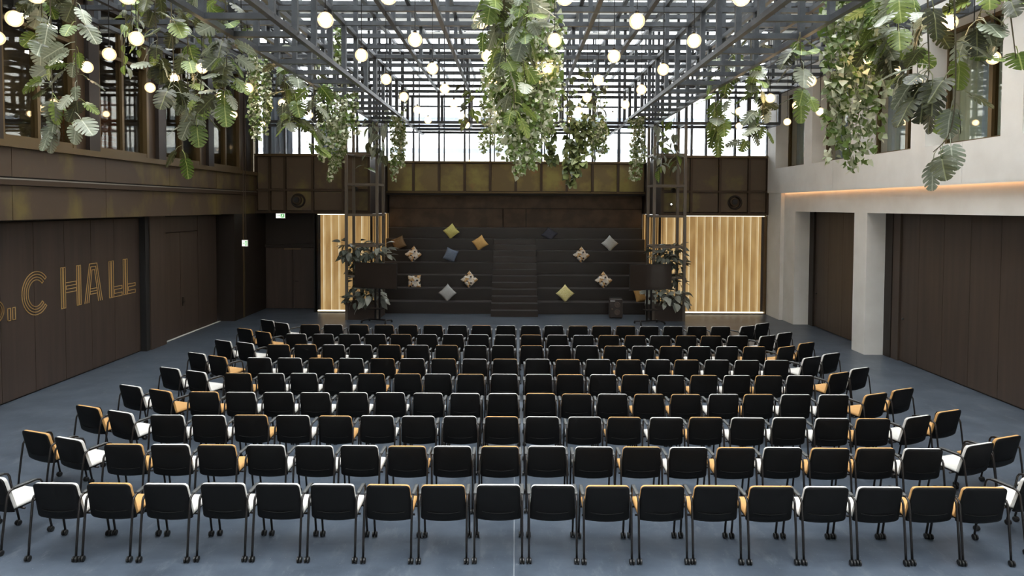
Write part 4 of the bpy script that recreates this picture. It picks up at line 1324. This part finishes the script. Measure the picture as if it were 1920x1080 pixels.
ivy('pale ivy before the clerestory beside the dark vine', [hang(18.5, 1113 + 9 * i, 225, 280 + 4 * i, 4, i) for i in range(3)], 85, .085, 19)
ivy('ivy trailing left of the right tower', [hang(20.5, 1186 + 6 * i, 225, 335 - 14 * ((i * 2) % 4), 4, i) for i in range(4)], 95, .085, 20)
vine('round leaved vine behind the left centre globes', [hang(19.5, 870 + 16 * i, 165, 225 + 8 * i, 6, i) for i in range(2)], 22, .26, 33, (.5, .2, .3), 'oval', group='small leaved vines', name='pothos_vine')
vine('round leaved vine behind the right centre globes', [hang(19.5, 1110 + 16 * i, 175, 235 + 8 * i, 6, i) for i in range(2)], 22, .26, 34, (.4, .2, .4), 'oval', group='small leaved vines', name='pothos_vine')
# right
vine('pothos vine climbing across the upper right tower', [px_path(21.9, [(1250, 200), (1240, 250), (1232, 295), (1245, 312)]), px_path(22.0, [(1265, 215), (1262, 260), (1270, 310)]), px_path(21.8, [(1228, 215), (1240, 270), (1236, 318)])], 44, .34, 21, (.3, .5, .2), 'oval', group='tower vines', name='pothos_vine')
vine('monstera hanging at the far right corner of the lattice', [px_path(15.5, [(1408, 60), (1408, 140), (1406, 210), (1402, 275)]), px_path(15.6, [(1345, 100), (1340, 180), (1352, 250)]), px_path(15.2, [(1420, 110), (1428, 180), (1432, 250)]), px_path(15.3, [(1375, 80), (1372, 160), (1360, 210)])], 58, .38, 22, (.4, .3, .3))
ivy('large cascading ivy before the middle windows of the right wall', [hang(11.3, 1552 + 11 * i, -30, [250, 300, 275, 210, 318, 255, 300, 230, 270, 180][i], 9, i) for i in range(10)] + [hang(11.8, 1560 + 13 * i, -20, [120, 170, 90, 200, 140, 240, 120][i], 8, i + 40) for i in range(7)], 44, .12, 23, spread=.12)
vine('monstera with mixed leaves over the right windows', [px_path(10.0, [(1680, -60), (1685, 20), (1680, 90)]), px_path(10.4, [(1640, -40), (1650, 40), (1655, 90)]), px_path(10.6, [(1705, -40), (1712, 60), (1694, 140)]), px_path(10.6, [(1500, 60), (1502, 110), (1512, 185)])], 74, .34, 24, (.35, .4, .25))
vine('long bare stemmed monstera hanging nearest the right wall', [px_path(8.8, [(1788, -70), (1790, 30), (1792, 110), (1790, 200), (1778, 255), (1750, 285)]), px_path(8.9, [(1739, -70), (1740, 60), (1742, 130), (1735, 170)]), px_path(8.8, [(1850, -70), (1845, 0), (1830, 40)]), px_path(8.6, [(1885, -60), (1895, 30), (1905, 110)])], 46, .38, 25, (.3, .3, .4), t0=.05)

# planter plants
def bush(label, base, blobs, seed, pal, name='potted_plant', group='planter plants'):
    rn = random.Random(seed); r = empty(name, base); tag(r, label, 'plant', group)
    base = Vector(base)
    tops = []
    for (cx, cy, cz, rx, rz, n, k, s) in blobs:
        q = [Vector((cx * .2, cy * .2, 0)), Vector((cx * .6, cy * .6, cz * .5)), Vector((cx, cy, cz))]
        add('stem', MB().tube(smooth_path(q, 4), .014, 5, taper=.008).mesh('stem', M['stem'], True), r)
        for i in range(n):
            a = rn.uniform(0, 2 * PI); rad = rx * math.sqrt(rn.random()) * .6
            pos = Vector((cx + rad * math.cos(a), cy + rad * math.sin(a), cz + rz * rn.uniform(-1, 1)))
            pitch = R(rn.uniform(-50, 35))
            o = add('leaf', OL[k], r, pos)
            az = a - PI / 2 + rn.uniform(-.5, .5)
            o.rotation_euler = (Matrix.Rotation(az, 3, 'Z') @ Matrix.Rotation(pitch, 3, 'X') @ Matrix.Rotation(R(rn.uniform(-40, 40)), 3, 'Y')).to_euler()
            s2 = s * rn.uniform(.7, 1.15); o.scale = (s2, s2, s2)
    return r


bush('tall dark leafy plant filling the left tower planter', (-5, 22.5, .445), [(-.35, -.3, 1.8, .55, .3, 44, 'rubber_leaf', .30), (.1, -.2, 1.55, .55, .3, 60, 'rubber_leaf', .30), (.5, -.3, 1.8, .5, .22, 24, 'lily_leaf', .28), (-.1, 0, .9, .6, .45, 50, 'rubber_leaf', .28), (-.2, -.35, .3, .5, .2, 40, 'rubber_leaf', .28), (.25, -.35, .35, .45, .25, 34, 'lily_leaf', .36)], 51, None)
bush('tall dark leafy plant filling the right tower planter', (5, 22.5, .445), [(-.15, -.25, 1.6, .5, .25, 44, 'rubber_leaf', .29), (.2, -.1, 1.75, .45, .25, 40, 'rubber_leaf', .29), (.3, -.1, 1.1, .4, .35, 44, 'rubber_leaf', .26), (-.2, -.35, .35, .5, .2, 36, 'lily_leaf', .32), (.25, -.38, .35, .45, .2, 40, 'lily_leaf', .36), (-.5, -.3, .5, .3, .2, 16, 'lily_leaf', .3)], 52, None)
